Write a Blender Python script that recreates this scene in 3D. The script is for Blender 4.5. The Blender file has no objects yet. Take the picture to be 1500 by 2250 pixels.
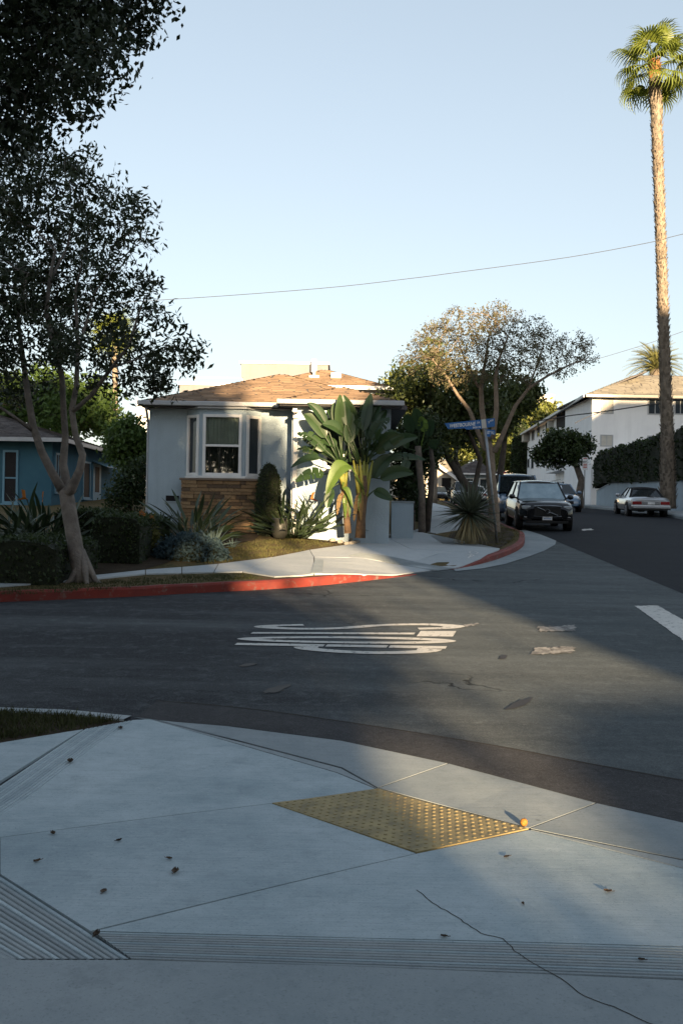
import bpy, bmesh, math, random
import numpy as np
from mathutils import Vector, Matrix
R = math.radians
random.seed(7)
sc = bpy.context.scene
col = sc.collection
# ------------------------------------------------------------------ camera
F, CX, CY, EYE, ROLL = 2187.5, 750.0, 1125.0, 1.75, 0.0175
cam_d = bpy.data.cameras.new('camera'); cam = bpy.data.objects.new('camera', cam_d); col.objects.link(cam)
cam_d.sensor_fit = 'VERTICAL'; cam_d.sensor_height = 36; cam_d.sensor_width = 24; cam_d.lens = 35
cam_d.clip_start = .05; cam_d.clip_end = 3000
cr, sr = math.cos(ROLL), math.sin(ROLL)
cam.matrix_world = Matrix(((cr, -sr, 0, 0), (0, 0, -1, 0), (sr, cr, 0, EYE), (0, 0, 0, 1)))
sc.camera = cam
# ------------------------------------------------------------------ sky and sun
SUN_EL, SUN_AZ = R(8.2), math.atan2(.2165, -1.0)      # azimuth of the sun seen from the scene: behind the camera, to the right
w = bpy.data.worlds.new('World'); sc.world = w; w.use_nodes = True
nt = w.node_tree; nt.nodes.clear()
sky = nt.nodes.new('ShaderNodeTexSky'); sky.sky_type = 'NISHITA'; sky.sun_disc = False
sky.sun_elevation = SUN_EL; sky.sun_rotation = SUN_AZ; sky.altitude = 60
sky.air_density = 1.0; sky.dust_density = 1.0; sky.ozone_density = 1.5
bg = nt.nodes.new('ShaderNodeBackground'); bg.inputs['Strength'].default_value = .098
wo = nt.nodes.new('ShaderNodeOutputWorld')
hs_ = nt.nodes.new('ShaderNodeHueSaturation'); hs_.inputs['Saturation'].default_value = .70
gm_ = nt.nodes.new('ShaderNodeGamma'); gm_.inputs[1].default_value = .62
nt.links.new(sky.outputs[0], gm_.inputs[0]); nt.links.new(gm_.outputs[0], hs_.inputs['Color']); tn_ = nt.nodes.new('ShaderNodeMix'); tn_.data_type = 'RGBA'; tn_.blend_type = 'MULTIPLY'; tn_.inputs[0].default_value = 1; tn_.inputs[7].default_value = (.955, .97, .99, 1)
nt.links.new(hs_.outputs[0], tn_.inputs[6]); nt.links.new(tn_.outputs[2], bg.inputs[0]); nt.links.new(bg.outputs[0], wo.inputs[0])
sd = bpy.data.lights.new('sun', 'SUN'); sd.energy = 5.0; sd.angle = R(.55); sd.color = (1, .74, .44)
sun = bpy.data.objects.new('sun', sd); col.objects.link(sun)
to_sun = Vector((math.sin(SUN_AZ) * math.cos(SUN_EL), math.cos(SUN_AZ) * math.cos(SUN_EL), math.sin(SUN_EL)))
sun.rotation_euler = (-to_sun).to_track_quat('-Z', 'Y').to_euler(); sun.location = to_sun * 80
sc.view_settings.view_transform = 'Standard'; sc.view_settings.look = 'None'
sc.view_settings.exposure = 2.16; sc.view_settings.gamma = 1; sc.view_settings.use_curve_mapping = False
sc.cycles.max_bounces = 6; sc.cycles.transparent_max_bounces = 16

# ------------------------------------------------------------------ pixel -> place
def uv(px, py):
    dx, dy = px - CX, py - CY
    return (dx * cr + dy * sr) / F, (-dx * sr + dy * cr) / F
def P(px, py, Y):
    u, v = uv(px, py); return Vector((u * Y, Y, EYE - v * Y))
def G(px, py, h):
    u, v = uv(px, py); Y = 1.0; st = .25; prev = Y
    while Y < 260:
        if EYE - v * Y < h(u * Y, Y): break
        prev = Y; Y += st * (1 + Y / 60)
    a, b = prev, Y
    for _ in range(24):
        m = (a + b) / 2
        if EYE - v * m < h(u * m, m): b = m
        else: a = m
    return Vector((u * b, b, h(u * b, b)))
def sstep(a, b, x):
    t = max(0., min(1., (x - a) / (b - a))); return t * t * (3 - 2 * t)
def seg_dist(x, y, a, b):
    dx, dy = b[0] - a[0], b[1] - a[1]; l2 = dx * dx + dy * dy or 1e-9
    t = max(0., min(1., ((x - a[0]) * dx + (y - a[1]) * dy) / l2))
    return math.hypot(x - a[0] - t * dx, y - a[1] - t * dy)
def pl_dist(x, y, pl): return min(seg_dist(x, y, pl[i], pl[i + 1]) for i in range(len(pl) - 1))

# ------------------------------------------------------------------ scene tree helpers
OFF = {}
def tag(o, label=None, cat=None, group=None, kind=None):
    if label: o['label'] = label
    if cat: o['category'] = cat
    if group: o['group'] = group
    if kind: o['kind'] = kind
    return o
def thing(name, label, cat, loc=(0, 0, 0), group=None, kind=None):
    o = bpy.data.objects.new(name, None); col.objects.link(o); o.empty_display_size = .2
    o.location = loc; OFF[o.name] = Vector(loc)
    return tag(o, label, cat, group, kind)
def link(name, me, parent=None, loc=None):
    o = bpy.data.objects.new(name, me); col.objects.link(o)
    if parent is not None:
        o.parent = parent; OFF[o.name] = OFF[parent.name]
    else:
        o.location = loc or (0, 0, 0); OFF[o.name] = Vector(loc or (0, 0, 0))
    return o
def inst(name, me, parent, M):
    o = bpy.data.objects.new(name, me); col.objects.link(o); o.parent = parent; o.matrix_local = M
    OFF[o.name] = OFF[parent.name]; return o
def copy_tree(o, parent=None):
    c = o.copy(); col.objects.link(c); c.parent = parent
    for ch in o.children: copy_tree(ch, c)
    return c
class MB:
    def __init__(s): s.v = []; s.f = []
    def add(s, V, Fs):
        n = len(s.v); s.v += [tuple(p) for p in V]; s.f += [tuple(i + n for i in f) for f in Fs]; return s
    def box(s, x0, x1, y0, y1, z0, z1, M=None):
        V = [(x, y, z) for z in (z0, z1) for y in (y0, y1) for x in (x0, x1)]
        if M: V = [M @ Vector(p) for p in V]
        return s.add(V, [(0, 2, 3, 1), (4, 5, 7, 6), (0, 1, 5, 4), (2, 6, 7, 3), (0, 4, 6, 2), (1, 3, 7, 5)])
    def prism(s, poly, z0, z1, M=None):                      # poly in XY, extruded along Z
        n = len(poly); V = [(p[0], p[1], z0) for p in poly] + [(p[0], p[1], z1) for p in poly]
        if M: V = [M @ Vector(p) for p in V]
        return s.add(V, [tuple(range(n - 1, -1, -1)), tuple(range(n, 2 * n))] + [(i, (i + 1) % n, n + (i + 1) % n, n + i) for i in range(n)])
    def tube(s, pts, rad, n=8, cap=True):
        pts = [Vector(p) for p in pts]
        if not hasattr(rad, '__len__'): rad = [rad] * len(pts)
        t = (pts[1] - pts[0]).normalized(); a = t.orthogonal().normalized(); V = []
        for i, p in enumerate(pts):
            t = (pts[min(i + 1, len(pts) - 1)] - pts[max(i - 1, 0)])
            if t.length < 1e-9: t = Vector((0, 0, 1))
            t.normalize(); a = (a - t * a.dot(t))
            if a.length < 1e-6: a = t.orthogonal()
            a.normalize(); b = t.cross(a)
            for k in range(n):
                an = 2 * math.pi * k / n; V.append(p + (a * math.cos(an) + b * math.sin(an)) * rad[i])
        m = len(pts)
        Fs = [(i * n + k, i * n + (k + 1) % n, (i + 1) * n + (k + 1) % n, (i + 1) * n + k) for i in range(m - 1) for k in range(n)]
        if cap: Fs += [tuple(range(n - 1, -1, -1)), tuple(range((m - 1) * n, m * n))]
        return s.add(V, Fs)
    def lathe(s, prof, c=(0, 0, 0), n=16):                   # prof: (r, z)
        V = [(c[0] + r * math.cos(2 * math.pi * k / n), c[1] + r * math.sin(2 * math.pi * k / n), c[2] + z) for r, z in prof for k in range(n)]
        m = len(prof)
        Fs = [(i * n + k, i * n + (k + 1) % n, (i + 1) * n + (k + 1) % n, (i + 1) * n + k) for i in range(m - 1) for k in range(n)]
        return s.add(V, Fs + [tuple(range(n - 1, -1, -1)), tuple(range((m - 1) * n, m * n))])
    def grid(s, rows):                                       # rows of equal-length point lists
        n = len(rows[0]); V = [p for r in rows for p in r]
        return s.add(V, [(i * n + k, i * n + k + 1, (i + 1) * n + k + 1, (i + 1) * n + k) for i in range(len(rows) - 1) for k in range(n - 1)])
    def quad(s, a, b, c, d): return s.add([a, b, c, d], [(0, 1, 2, 3)])
    def mesh(s, name, mat, off=(0, 0, 0), smooth=False):
        me = bpy.data.meshes.new(name); off = Vector(off)
        me.from_pydata([tuple(Vector(p) - off) for p in s.v], [], s.f)
        if mat: me.materials.append(mat)
        if smooth: me.polygons.foreach_set('use_smooth', [True] * len(me.polygons))
        me.update(); return me
    def build(s, name, mat, parent=None, loc=None, smooth=False, bevel=0, solid=0, sub=0, normals=False):
        off = OFF[parent.name] if parent is not None else Vector(loc or (0, 0, 0))
        me = s.mesh(name, mat, off, smooth)
        if normals:
            bm = bmesh.new(); bm.from_mesh(me); bmesh.ops.recalc_face_normals(bm, faces=bm.faces); bm.to_mesh(me); bm.free()
        o = link(name, me, parent, loc)
        if solid: m = o.modifiers.new('s', 'SOLIDIFY'); m.thickness = solid; m.offset = 0
        if sub: m = o.modifiers.new('u', 'SUBSURF'); m.levels = sub; m.render_levels = sub
        if bevel: m = o.modifiers.new('b', 'BEVEL'); m.width = bevel; m.segments = 2; m.limit_method = 'ANGLE'; m.angle_limit = R(40)
        return o
def qmesh(name, V, mat, smooth=False):                        # V: (4n,3) array of loose quads
    n = len(V) // 4; me = bpy.data.meshes.new(name)
    me.vertices.add(4 * n); me.vertices.foreach_set('co', np.ascontiguousarray(V, dtype=np.float32).ravel())
    me.loops.add(4 * n); me.loops.foreach_set('vertex_index', np.arange(4 * n, dtype=np.int32))
    me.polygons.add(n); me.polygons.foreach_set('loop_start', np.arange(0, 4 * n, 4, dtype=np.int32))
    if mat: me.materials.append(mat)
    me.update(calc_edges=True); return me

# ------------------------------------------------------------------ materials
def srgb(r, g, b): return tuple(((c / 255 / 12.92) if c / 255 <= .04045 else ((c / 255 + .055) / 1.055) ** 2.4) for c in (r, g, b))
class N:
    def __init__(s, name):
        s.m = bpy.data.materials.new(name); s.m.use_nodes = True; s.t = s.m.node_tree; s.t.nodes.clear()
        s.out = s.n('ShaderNodeOutputMaterial'); s.tc = s.n('ShaderNodeTexCoord'); s.geo = None
    def n(s, ty, **kw):
        o = s.t.nodes.new(ty)
        for k, v in kw.items(): setattr(o, k, v)
        return o
    def l(s, a, b): s.t.links.new(a, b)
    def noise(s, scale, detail=5, rough=.6, vec=None, dist=0):
        o = s.n('ShaderNodeTexNoise'); o.inputs['Scale'].default_value = scale; o.inputs['Detail'].default_value = detail
        o.inputs['Roughness'].default_value = rough; o.inputs['Distortion'].default_value = dist
        s.l(vec or s.tc.outputs['Object'], o.inputs['Vector']); return o.outputs['Fac']
    def mapping(s, scale=(1, 1, 1), rot=(0, 0, 0)):
        o = s.n('ShaderNodeMapping'); o.inputs['Scale'].default_value = scale; o.inputs['Rotation'].default_value = rot
        s.l(s.tc.outputs['Object'], o.inputs['Vector']); return o.outputs['Vector']
    def ramp(s, fac, a, b):
        o = s.n('ShaderNodeMapRange'); s.l(fac, o.inputs['Value']); o.inputs['From Min'].default_value = a; o.inputs['From Max'].default_value = b
        return o.outputs['Result']
    def mix(s, fac, a, b, mode='MIX'):
        o = s.n('ShaderNodeMix', data_type='RGBA', blend_type=mode)
        for i, v in ((0, fac), (6, a), (7, b)):
            if isinstance(v, (int, float)): o.inputs[i].default_value = v
            elif isinstance(v, tuple): o.inputs[i].default_value = (*v[:3], 1)
            else: s.l(v, o.inputs[i])
        return o.outputs[2]
    def math(s, op, a, b=0):
        o = s.n('ShaderNodeMath', operation=op)
        for i, v in ((0, a), (1, b)):
            if isinstance(v, (int, float)): o.inputs[i].default_value = v
            else: s.l(v, o.inputs[i])
        return o.outputs[0]
    def island(s):
        if not s.geo: s.geo = s.n('ShaderNodeNewGeometry')
        return s.geo.outputs['Random Per Island']
    def objrand(s): return s.n('ShaderNodeObjectInfo').outputs['Random']
    def bump(s, h, strength, dist=.01):
        o = s.n('ShaderNodeBump'); o.inputs['Strength'].default_value = strength; o.inputs['Distance'].default_value = dist; s.l(h, o.inputs['Height']); return o.outputs[0]
    def bsdf(s, color, rough=.8, spec=.3, metal=0, bump=None, trans=None, coat=0):
        b = s.n('ShaderNodeBsdfPrincipled')
        if isinstance(color, tuple): b.inputs['Base Color'].default_value = (*color[:3], 1)
        else: s.l(color, b.inputs['Base Color'])
        if isinstance(rough, (int, float)): b.inputs['Roughness'].default_value = rough
        else: s.l(rough, b.inputs['Roughness'])
        b.inputs['Specular IOR Level'].default_value = spec; b.inputs['Metallic'].default_value = metal
        b.inputs['Coat Weight'].default_value = coat; b.inputs['Coat Roughness'].default_value = .04
        if bump: s.l(bump, b.inputs['Normal'])
        res = b.outputs[0]
        if trans:
            tr = s.n('ShaderNodeBsdfTranslucent'); s.l(trans[0], tr.inputs[0]) if not isinstance(trans[0], tuple) else None
            mx = s.n('ShaderNodeMixShader'); mx.inputs[0].default_value = trans[1]; s.l(res, mx.inputs[1]); s.l(tr.outputs[0], mx.inputs[2]); res = mx.outputs[0]
        s.l(res, s.out.inputs[0]); return s.m
def surf(name, c1, c2=None, scale=3, rough=.8, spec=.3, metal=0, bump=.2, bscale=40, bd=.01, isl=0, obj=0, coat=0, streak=0):
    k = N(name); c2 = c2 or tuple(x * .75 for x in c1)
    c = k.mix(k.ramp(k.noise(scale), .35, .65), c1, c2)
    if streak: c = k.mix(k.math('MULTIPLY', k.ramp(k.noise(1., 5, .7, k.mapping((2.6, 2.6, .22))), .48, .75), streak), c, tuple(x * .55 for x in c1)); c = k.mix(k.math('MULTIPLY', k.ramp(k.noise(.7, 4, .6), .5, .75), streak * .7), c, tuple(x * .7 for x in c2))
    if isl: c = k.mix(1, c, k.mix(k.island(), (1 - isl,) * 3, (1 + isl,) * 3), 'MULTIPLY')
    if obj: c = k.mix(1, c, k.mix(k.objrand(), (1 - obj,) * 3, (1 + obj,) * 3), 'MULTIPLY')
    return k.bsdf(c, rough, spec, metal, k.bump(k.noise(bscale, 4), bump, bd) if bump else None, coat=coat)
def leafmat(name, c1, c2, trans=.3, rough=.5, spec=.35, obj=0):
    k = N(name); r = k.objrand() if obj else k.island(); c = k.mix(r, c1, c2)
    c = k.mix(.35, c, k.mix(k.noise(1.3, 2), tuple(x * .55 for x in c1), tuple(x * 1.5 for x in c2)))
    return k.bsdf(c, rough, spec, trans=(c, trans))
def asphalt(name, c1, c2, worn=0.5, cracks=.5, speck=.5, left_col=None):
    k = N(name); tc = k.tc.outputs['Object']
    big = k.noise(.22, 6, .65); streak = k.noise(1.0, 6, .65, k.mapping((.16, 1.3, 1), (0, 0, .28)))
    c = k.mix(k.ramp(big, .3, .7), c1, c2)
    if left_col:
        sx = k.n('ShaderNodeSeparateXYZ'); k.l(tc, sx.inputs[0]); f_ = k.math('ADD', sx.outputs['X'], k.math('MULTIPLY', k.math('SUBTRACT', k.noise(.5, 5), .5), 5.)); c = k.mix(k.ramp(f_, 1.6, -1.2), c, left_col)  # darker second colour takes over toward the left, edge broken by noise
    c = k.mix(k.math('MULTIPLY', k.ramp(streak, .45, .75), worn), c, tuple(x * 1.75 for x in c2))
    c = k.mix(k.math('MULTIPLY', k.ramp(k.noise(.9, 6, .75), .52, .72), .5), c, tuple(x * .5 for x in c1))
    fine = k.noise(75, 3, .85); c = k.mix(k.math('MULTIPLY', k.ramp(fine, .52, .74), speck), c, tuple(x * 3. for x in c2))
    c = k.mix(k.math('MULTIPLY', k.ramp(k.noise(22, 4, .8), .5, .7), .45), c, tuple(x * .45 for x in c1))
    c = k.mix(k.math('MULTIPLY', k.ramp(k.noise(5, 6, .8), .52, .72), .45), c, tuple(x * 1.9 for x in c2))
    vo = k.n('ShaderNodeTexVoronoi', feature='DISTANCE_TO_EDGE'); vo.inputs['Scale'].default_value = .42
    add = k.n('ShaderNodeVectorMath', operation='ADD'); nn = k.n('ShaderNodeTexNoise'); nn.inputs['Scale'].default_value = 1.6; nn.inputs['Detail'].default_value = 8
    k.l(tc, nn.inputs['Vector']); k.l(nn.outputs['Color'], add.inputs[0]); k.l(tc, add.inputs[1]); k.l(add.outputs[0], vo.inputs['Vector'])
    cr_ = k.math('MULTIPLY', k.ramp(vo.outputs['Distance'], .012, .004), k.ramp(k.noise(.3, 3), .54, .62))
    c = k.mix(k.math('MULTIPLY', cr_, cracks), c, tuple(x * .22 for x in c1))
    h = k.math('SUBTRACT', k.noise(160, 3, .8), k.math('MULTIPLY', cr_, 2.))
    return k.bsdf(c, .92, .12, bump=k.bump(h, .55, .006))
def concrete(name, c1, c2, brush=None, bs=.5, stain=.35):
    k = N(name)
    c = k.mix(k.ramp(k.noise(.7, 7, .68), .32, .62), c1, c2)
    c = k.mix(k.math('MULTIPLY', k.ramp(k.noise(2.6, 6, .7), .58, .8), stain), c, tuple(x * .5 for x in c1))
    c = k.mix(k.math('MULTIPLY', k.ramp(k.noise(70, 2, .8), .56, .75), .45), c, tuple(x * .45 for x in c1))
    c = k.mix(k.math('MULTIPLY', k.ramp(k.noise(9, 6, .75), .5, .78), .35), c, tuple(x * .6 for x in c1))
    c = k.mix(k.math('MULTIPLY', k.ramp(k.noise(26, 3, .7), .6, .8), .4), c, tuple(min(.6, x * 1.25) for x in c2))
    vo = k.n('ShaderNodeTexVoronoi'); vo.inputs['Scale'].default_value = 2.3; k.l(k.tc.outputs['Object'], vo.inputs['Vector']); c = k.mix(k.math('MULTIPLY', k.ramp(vo.outputs['Distance'], .045, .02), .55), c, tuple(x * .35 for x in c1))
    c = k.mix(1, c, k.mix(k.objrand(), (.86, .87, .88), (1.1, 1.09, 1.08)), 'MULTIPLY')
    h = k.noise(120, 3, .7)
    if brush is not None:
        b = k.noise(1., 4, .6, k.mapping((2.2, 95, 1), (0, 0, brush))); c = k.mix(k.math('MULTIPLY', k.ramp(b, .45, .75), .28), c, tuple(x * .55 for x in c1)); h = k.math('ADD', h, k.math('MULTIPLY', b, 1.6))
    return k.bsdf(c, .9, .12, bump=k.bump(h, bs, .004))
def glass(name, tint=(.02, .025, .03), seethrough=0., rough=.02):
    k = N(name)
    if seethrough:
        t = k.n('ShaderNodeBsdfTransparent'); t.inputs[0].default_value = (*[seethrough] * 3, 1)
        g = k.n('ShaderNodeBsdfGlossy'); g.inputs['Roughness'].default_value = rough
        fr = k.n('ShaderNodeFresnel'); fr.inputs[0].default_value = 1.6
        f2 = k.math('ADD', k.math('MULTIPLY', fr.outputs[0], 1.3), .04)
        mx = k.n('ShaderNodeMixShader'); k.l(f2, mx.inputs[0]); k.l(t.outputs[0], mx.inputs[1]); k.l(g.outputs[0], mx.inputs[2]); k.l(mx.outputs[0], k.out.inputs[0]); return k.m
    c = k.mix(k.noise(2.), tint, tuple(x * 1.6 for x in tint))
    return k.bsdf(c, rough, .6)
M = {}
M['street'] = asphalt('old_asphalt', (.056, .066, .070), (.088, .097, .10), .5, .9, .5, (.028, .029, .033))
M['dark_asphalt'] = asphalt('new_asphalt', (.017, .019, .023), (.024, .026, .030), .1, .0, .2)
M['patch'] = asphalt('asphalt_patch', (.040, .040, .042), (.056, .055, .057), .2, .2, .6)
M['slab'] = concrete('brushed_concrete', (.25, .315, .345), (.43, .49, .515), .62)
M['slab2'] = concrete('brushed_concrete_b', (.26, .325, .355), (.42, .48, .505), -.62)
M['slab_old'] = concrete('old_concrete', (.24, .275, .29), (.32, .35, .36), None, .6, .5)
M['gutter'] = concrete('gutter_concrete', (.23, .265, .28), (.33, .36, .37), -.5, .4, .45)
M['far_slab'] = concrete('far_concrete', (.34, .37, .385), (.42, .44, .45), None, .3)
M['joint'] = surf('joint_dirt', (.035, .03, .026), rough=.95, bump=.4)
M['yellow'] = surf('tactile_yellow', (.36, .275, .125), (.20, .16, .085), 7, .7, .3, 0, .2, 80, .003)
k = N('red_kerb_paint')
c = k.mix(k.ramp(k.noise(2.5, 5), .35, .7), (.20, .030, .020), (.12, .024, .02)); c = k.mix(k.math('MULTIPLY', k.ramp(k.noise(6, 6, .75), .56, .66), .8), c, (.15, .115, .10)); M['red'] = k.bsdf(c, .7, .3, bump=k.bump(k.noise(40), .3))
k = N('road_paint')
c = k.mix(k.ramp(k.noise(.9, 3), .3, .7), (.60, .58, .54), (.46, .45, .42)); c = k.mix(k.ramp(k.noise(14, 6, .8), .56, .62), c, (.10, .10, .10)); M['paint'] = k.bsdf(c, .75, .3, bump=k.bump(k.noise(120), .3, .004))
k = N('worn_road_paint')
c = k.mix(k.ramp(k.noise(7, 6, .8), .44, .56), (.30, .285, .265), (.12, .115, .108)); M['worn_paint'] = k.bsdf(c, .8, .3, bump=k.bump(k.noise(120), .3, .004))
k = N('dry_lawn')
c = k.mix(k.ramp(k.noise(1.1, 5), .4, .62), (.115, .085, .045), (.05, .055, .018)); c = k.mix(k.ramp(k.noise(14, 5, .7), .4, .65), c, (.16, .115, .06)); M['lawn'] = k.bsdf(c, .95, .1, bump=k.bump(k.noise(30, 6, .75), .9, .05))
M['soil'] = surf('dark_soil', (.035, .026, .018), (.06, .045, .03), 4, .95, .1, 0, .8, 25, .04)
M['ground'] = surf('ground_earth', (.07, .065, .04), (.05, .05, .03), .3, .95, .1)
# ================================================================== GROUND
def st(x, y):
    if y <= 6: return 0.
    if y <= 50: return .044 * (y - 6)
    if y <= 120: return 1.936 + .022 * (y - 50)
    return 3.476
def pxs(L, h=st): return [G(a, b, h) for a, b in L]
KB = pxs([(-900, 1352), (-400, 1337), (0, 1323), (150, 1317), (300, 1311), (430, 1303), (560, 1297), (680, 1289), (800, 1277), (913, 1263), (957, 1257), (1000, 1252), (1060, 1240), (1110, 1224), (1150, 1204)])
KB = [Vector((p.x, p.y, 0)) for p in KB]
KB = [Vector((KB[0].x - 40, KB[0].y - 12, 0))] + KB + [Vector((5.42, 29.4, 0)), Vector((5.62, 30.6, 0)), Vector((5.66, 31.8, 0)), Vector((5.68, 34, 0)), Vector((6.35, 46, 0)), Vector((9.0, 98, 0))]
RA, RB = G(913, 1263, st), G(1000, 1252, st)
def kh(x, y): return .004 + .146 * sstep(.15, 2.3, seg_dist(x, y, RA, RB))
def h_lot(x, y):
    return st(x, y) + kh(x, y) + .25 * sstep(3, 7, pl_dist(x, y, KB))
GI = [Vector((p.x, p.y, 0)) for p in pxs([(290, 1577), (330, 1579), (540, 1632), (750, 1687), (830, 1732), (1000, 1778), (1162, 1821), (1500, 1890), (1900, 1980), (2600, 2120)])]
def h_near(x, y):
    d = pl_dist(x, y, GI); r = sstep(-2.1, -1.5, x)
    return st(x, y) + .005 + .014 * (1 - r * (1 - sstep(0, 1.7, d)))

def inset(poly, d):
    n = len(poly); A = sum(poly[i][0] * poly[(i + 1) % n][1] - poly[(i + 1) % n][0] * poly[i][1] for i in range(n))
    s = 1 if A > 0 else -1; out = []
    for i in range(n):
        a, b, c_ = [Vector((p[0], p[1])) for p in (poly[i - 1], poly[i], poly[(i + 1) % n])]
        e1, e2 = (b - a).normalized(), (c_ - b).normalized()
        n1, n2 = Vector((-e1.y, e1.x)) * s, Vector((-e2.y, e2.x)) * s
        m = n1 + n2; k_ = max(.35, m.length_squared / 2) if m.length > 1e-6 else 1
        out.append(b + m / max(m.length, 1e-6) * d / max(.35, (m.length / 2)))
    return out
def sheet(name, poly, h, mat, parent=None, dz=0., cell=0, cutsY=(), thick=0, gap=0, kind=None):
    if gap: poly = inset(poly, gap)
    bm = bmesh.new(); vs = [bm.verts.new((p[0], p[1], 0)) for p in poly]; bm.faces.new(vs)
    bmesh.ops.triangulate(bm, faces=bm.faces)
    xs, ys = [p[0] for p in poly], [p[1] for p in poly]; cuts = [((0, y, 0), (0, 1, 0)) for y in cutsY]
    if cell:
        cuts += [((min(xs) + i * cell, 0, 0), (1, 0, 0)) for i in range(1, int((max(xs) - min(xs)) / cell) + 1)]
        cuts += [((0, min(ys) + i * cell, 0), (0, 1, 0)) for i in range(1, int((max(ys) - min(ys)) / cell) + 1)]
    for co, no in cuts: bmesh.ops.bisect_plane(bm, geom=bm.verts[:] + bm.edges[:] + bm.faces[:], plane_co=co, plane_no=no, dist=1e-5)
    for v in bm.verts: v.co.z = h(v.co.x, v.co.y) + dz
    bmesh.ops.recalc_face_normals(bm, faces=bm.faces)
    if sum(f.normal.z for f in bm.faces) < 0: bmesh.ops.reverse_faces(bm, faces=bm.faces)
    if thick:
        be = [e for e in bm.edges if e.is_boundary]
        r = bmesh.ops.extrude_edge_only(bm, edges=be)
        for v in [g for g in r['geom'] if isinstance(g, bmesh.types.BMVert)]: v.co.z -= thick
    off = OFF[parent.name] if parent is not None else Vector((0, 0, 0))
    for v in bm.verts: v.co -= off
    me = bpy.data.meshes.new(name); bm.to_mesh(me); bm.free(); me.materials.append(mat)
    o = link(name, me, parent)
    if parent is None: o['kind'] = kind or 'structure'
    return o
def resample(pl, step):
    out = [pl[0]]
    for a, b in zip(pl, pl[1:]):
        n = max(1, int((b - a).length / step))
        out += [a.lerp(b, i / n) for i in range(1, n + 1)]
    return out
def smooth_pl(pl, it=2):
    for _ in range(it):
        pl = [pl[0]] + [q for a, b in zip(pl, pl[1:]) for q in (a.lerp(b, .25), a.lerp(b, .75))] + [pl[-1]]
    return pl
def offset_pl(pl, d):
    out = []
    for i, p in enumerate(pl):
        t = (pl[min(i + 1, len(pl) - 1)] - pl[max(i - 1, 0)]).normalized(); out.append(p + Vector((-t.y, t.x, 0)) * d)
    return out
def kerb(name, pl, hs, hk, mat, width=.15, parent=None):
    pl = resample(pl, .45); rows = []
    inn, mid = offset_pl(pl, width), offset_pl(pl, .03)
    for p, m_, q in zip(pl, mid, inn):
        z, k_ = hs(p.x, p.y), hk(p.x, p.y); w_ = .006 * math.sin(p.x * 5.1 + p.y * 3)
        rows.append([(p.x, p.y, z - .05), (p.x, p.y, z + k_ * .78 + w_), (m_.x, m_.y, z + k_ + w_ * .6), (q.x, q.y, z + k_ + w_ * .5), (q.x, q.y, z - .05)])
    o = MB().grid(rows).build(name, mat, parent)
    if parent is None: o['kind'] = 'structure'
    return o
def ribbon(pl, wid, h, dz, name, mat, parent=None):
    rows = []
    L, R_ = offset_pl(pl, wid / 2), offset_pl(pl, -wid / 2)
    for a, b in zip(L, R_): rows.append([(b.x, b.y, h(b.x, b.y) + dz), (a.x, a.y, h(a.x, a.y) + dz)])
    return MB().grid(rows).build(name, mat, parent)

sheet('ground', [(-500, -300), (500, -300), (500, 900), (-500, 900)], st, M['ground'], dz=-.3, cutsY=(6, 50, 120))
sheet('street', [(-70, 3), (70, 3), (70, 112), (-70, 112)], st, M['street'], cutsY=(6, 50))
d0, d1, d2 = G(1223, 1190, st), G(1500, 1305, st), G(1800, 1427, st)
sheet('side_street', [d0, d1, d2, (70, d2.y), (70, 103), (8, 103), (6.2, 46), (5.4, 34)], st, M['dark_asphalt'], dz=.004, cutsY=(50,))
GO = [(300, 1577), (380, 1586), (500, 1596), (750, 1628), (985, 1678), (1310, 1765), (1500, 1808), (1900, 1900), (2600, 2050)]
ptop = [(345, 1541), (450, 1548), (600, 1564), (850, 1601), (1100, 1641), (1300, 1681), (1500, 1716), (1900, 1790), (2600, 1920)]
sheet('asphalt_patch', pxs(ptop + GO[::-1]), st, M['patch'], dz=.004)
pj = ribbon(resample(smooth_pl(pxs(ptop[:8])), .2), .022, st, .006, 'patch_seam', M['joint']); pj['kind'] = 'structure'
# kerbs of the far corner
KS = smooth_pl(KB, 2)
ia = min(range(len(KS)), key=lambda i: (KS[i].xy - RA.xy).length); ib = min(range(len(KS)), key=lambda i: (KS[i].xy - RB.xy).length)
kerb('red_kerb', KS[:ia + 1], st, kh, M['red']); kerb('red_kerb', KS[ib:], st, kh, M['red'])
inner = offset_pl(resample(KS, .6), .13)
sheet('corner_lot', [(p.x, p.y) for p in inner] + [(-90, 98), (-90, inner[0].y)], h_lot, M['lawn'], dz=-.01, cell=1.5)
gp = [(1000, 1256), (1060, 1250), (1110, 1240), (1160, 1224), (1195, 1211), (1219, 1197), (1221, 1189), (1208, 1181), (1190, 1175), (1165, 1170)]
gin = [KS[i] for i in range(ib, len(KS)) if KS[i].y < 34.2]
sheet('far_gutter', pxs(gp[:7]) + [Vector((6.35, 31.6, 0)), Vector((6.3, 34.2, 0))] + [Vector((p.x, p.y, 0)) for p in gin[::-1]], st, M['gutter'], dz=.012)
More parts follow.
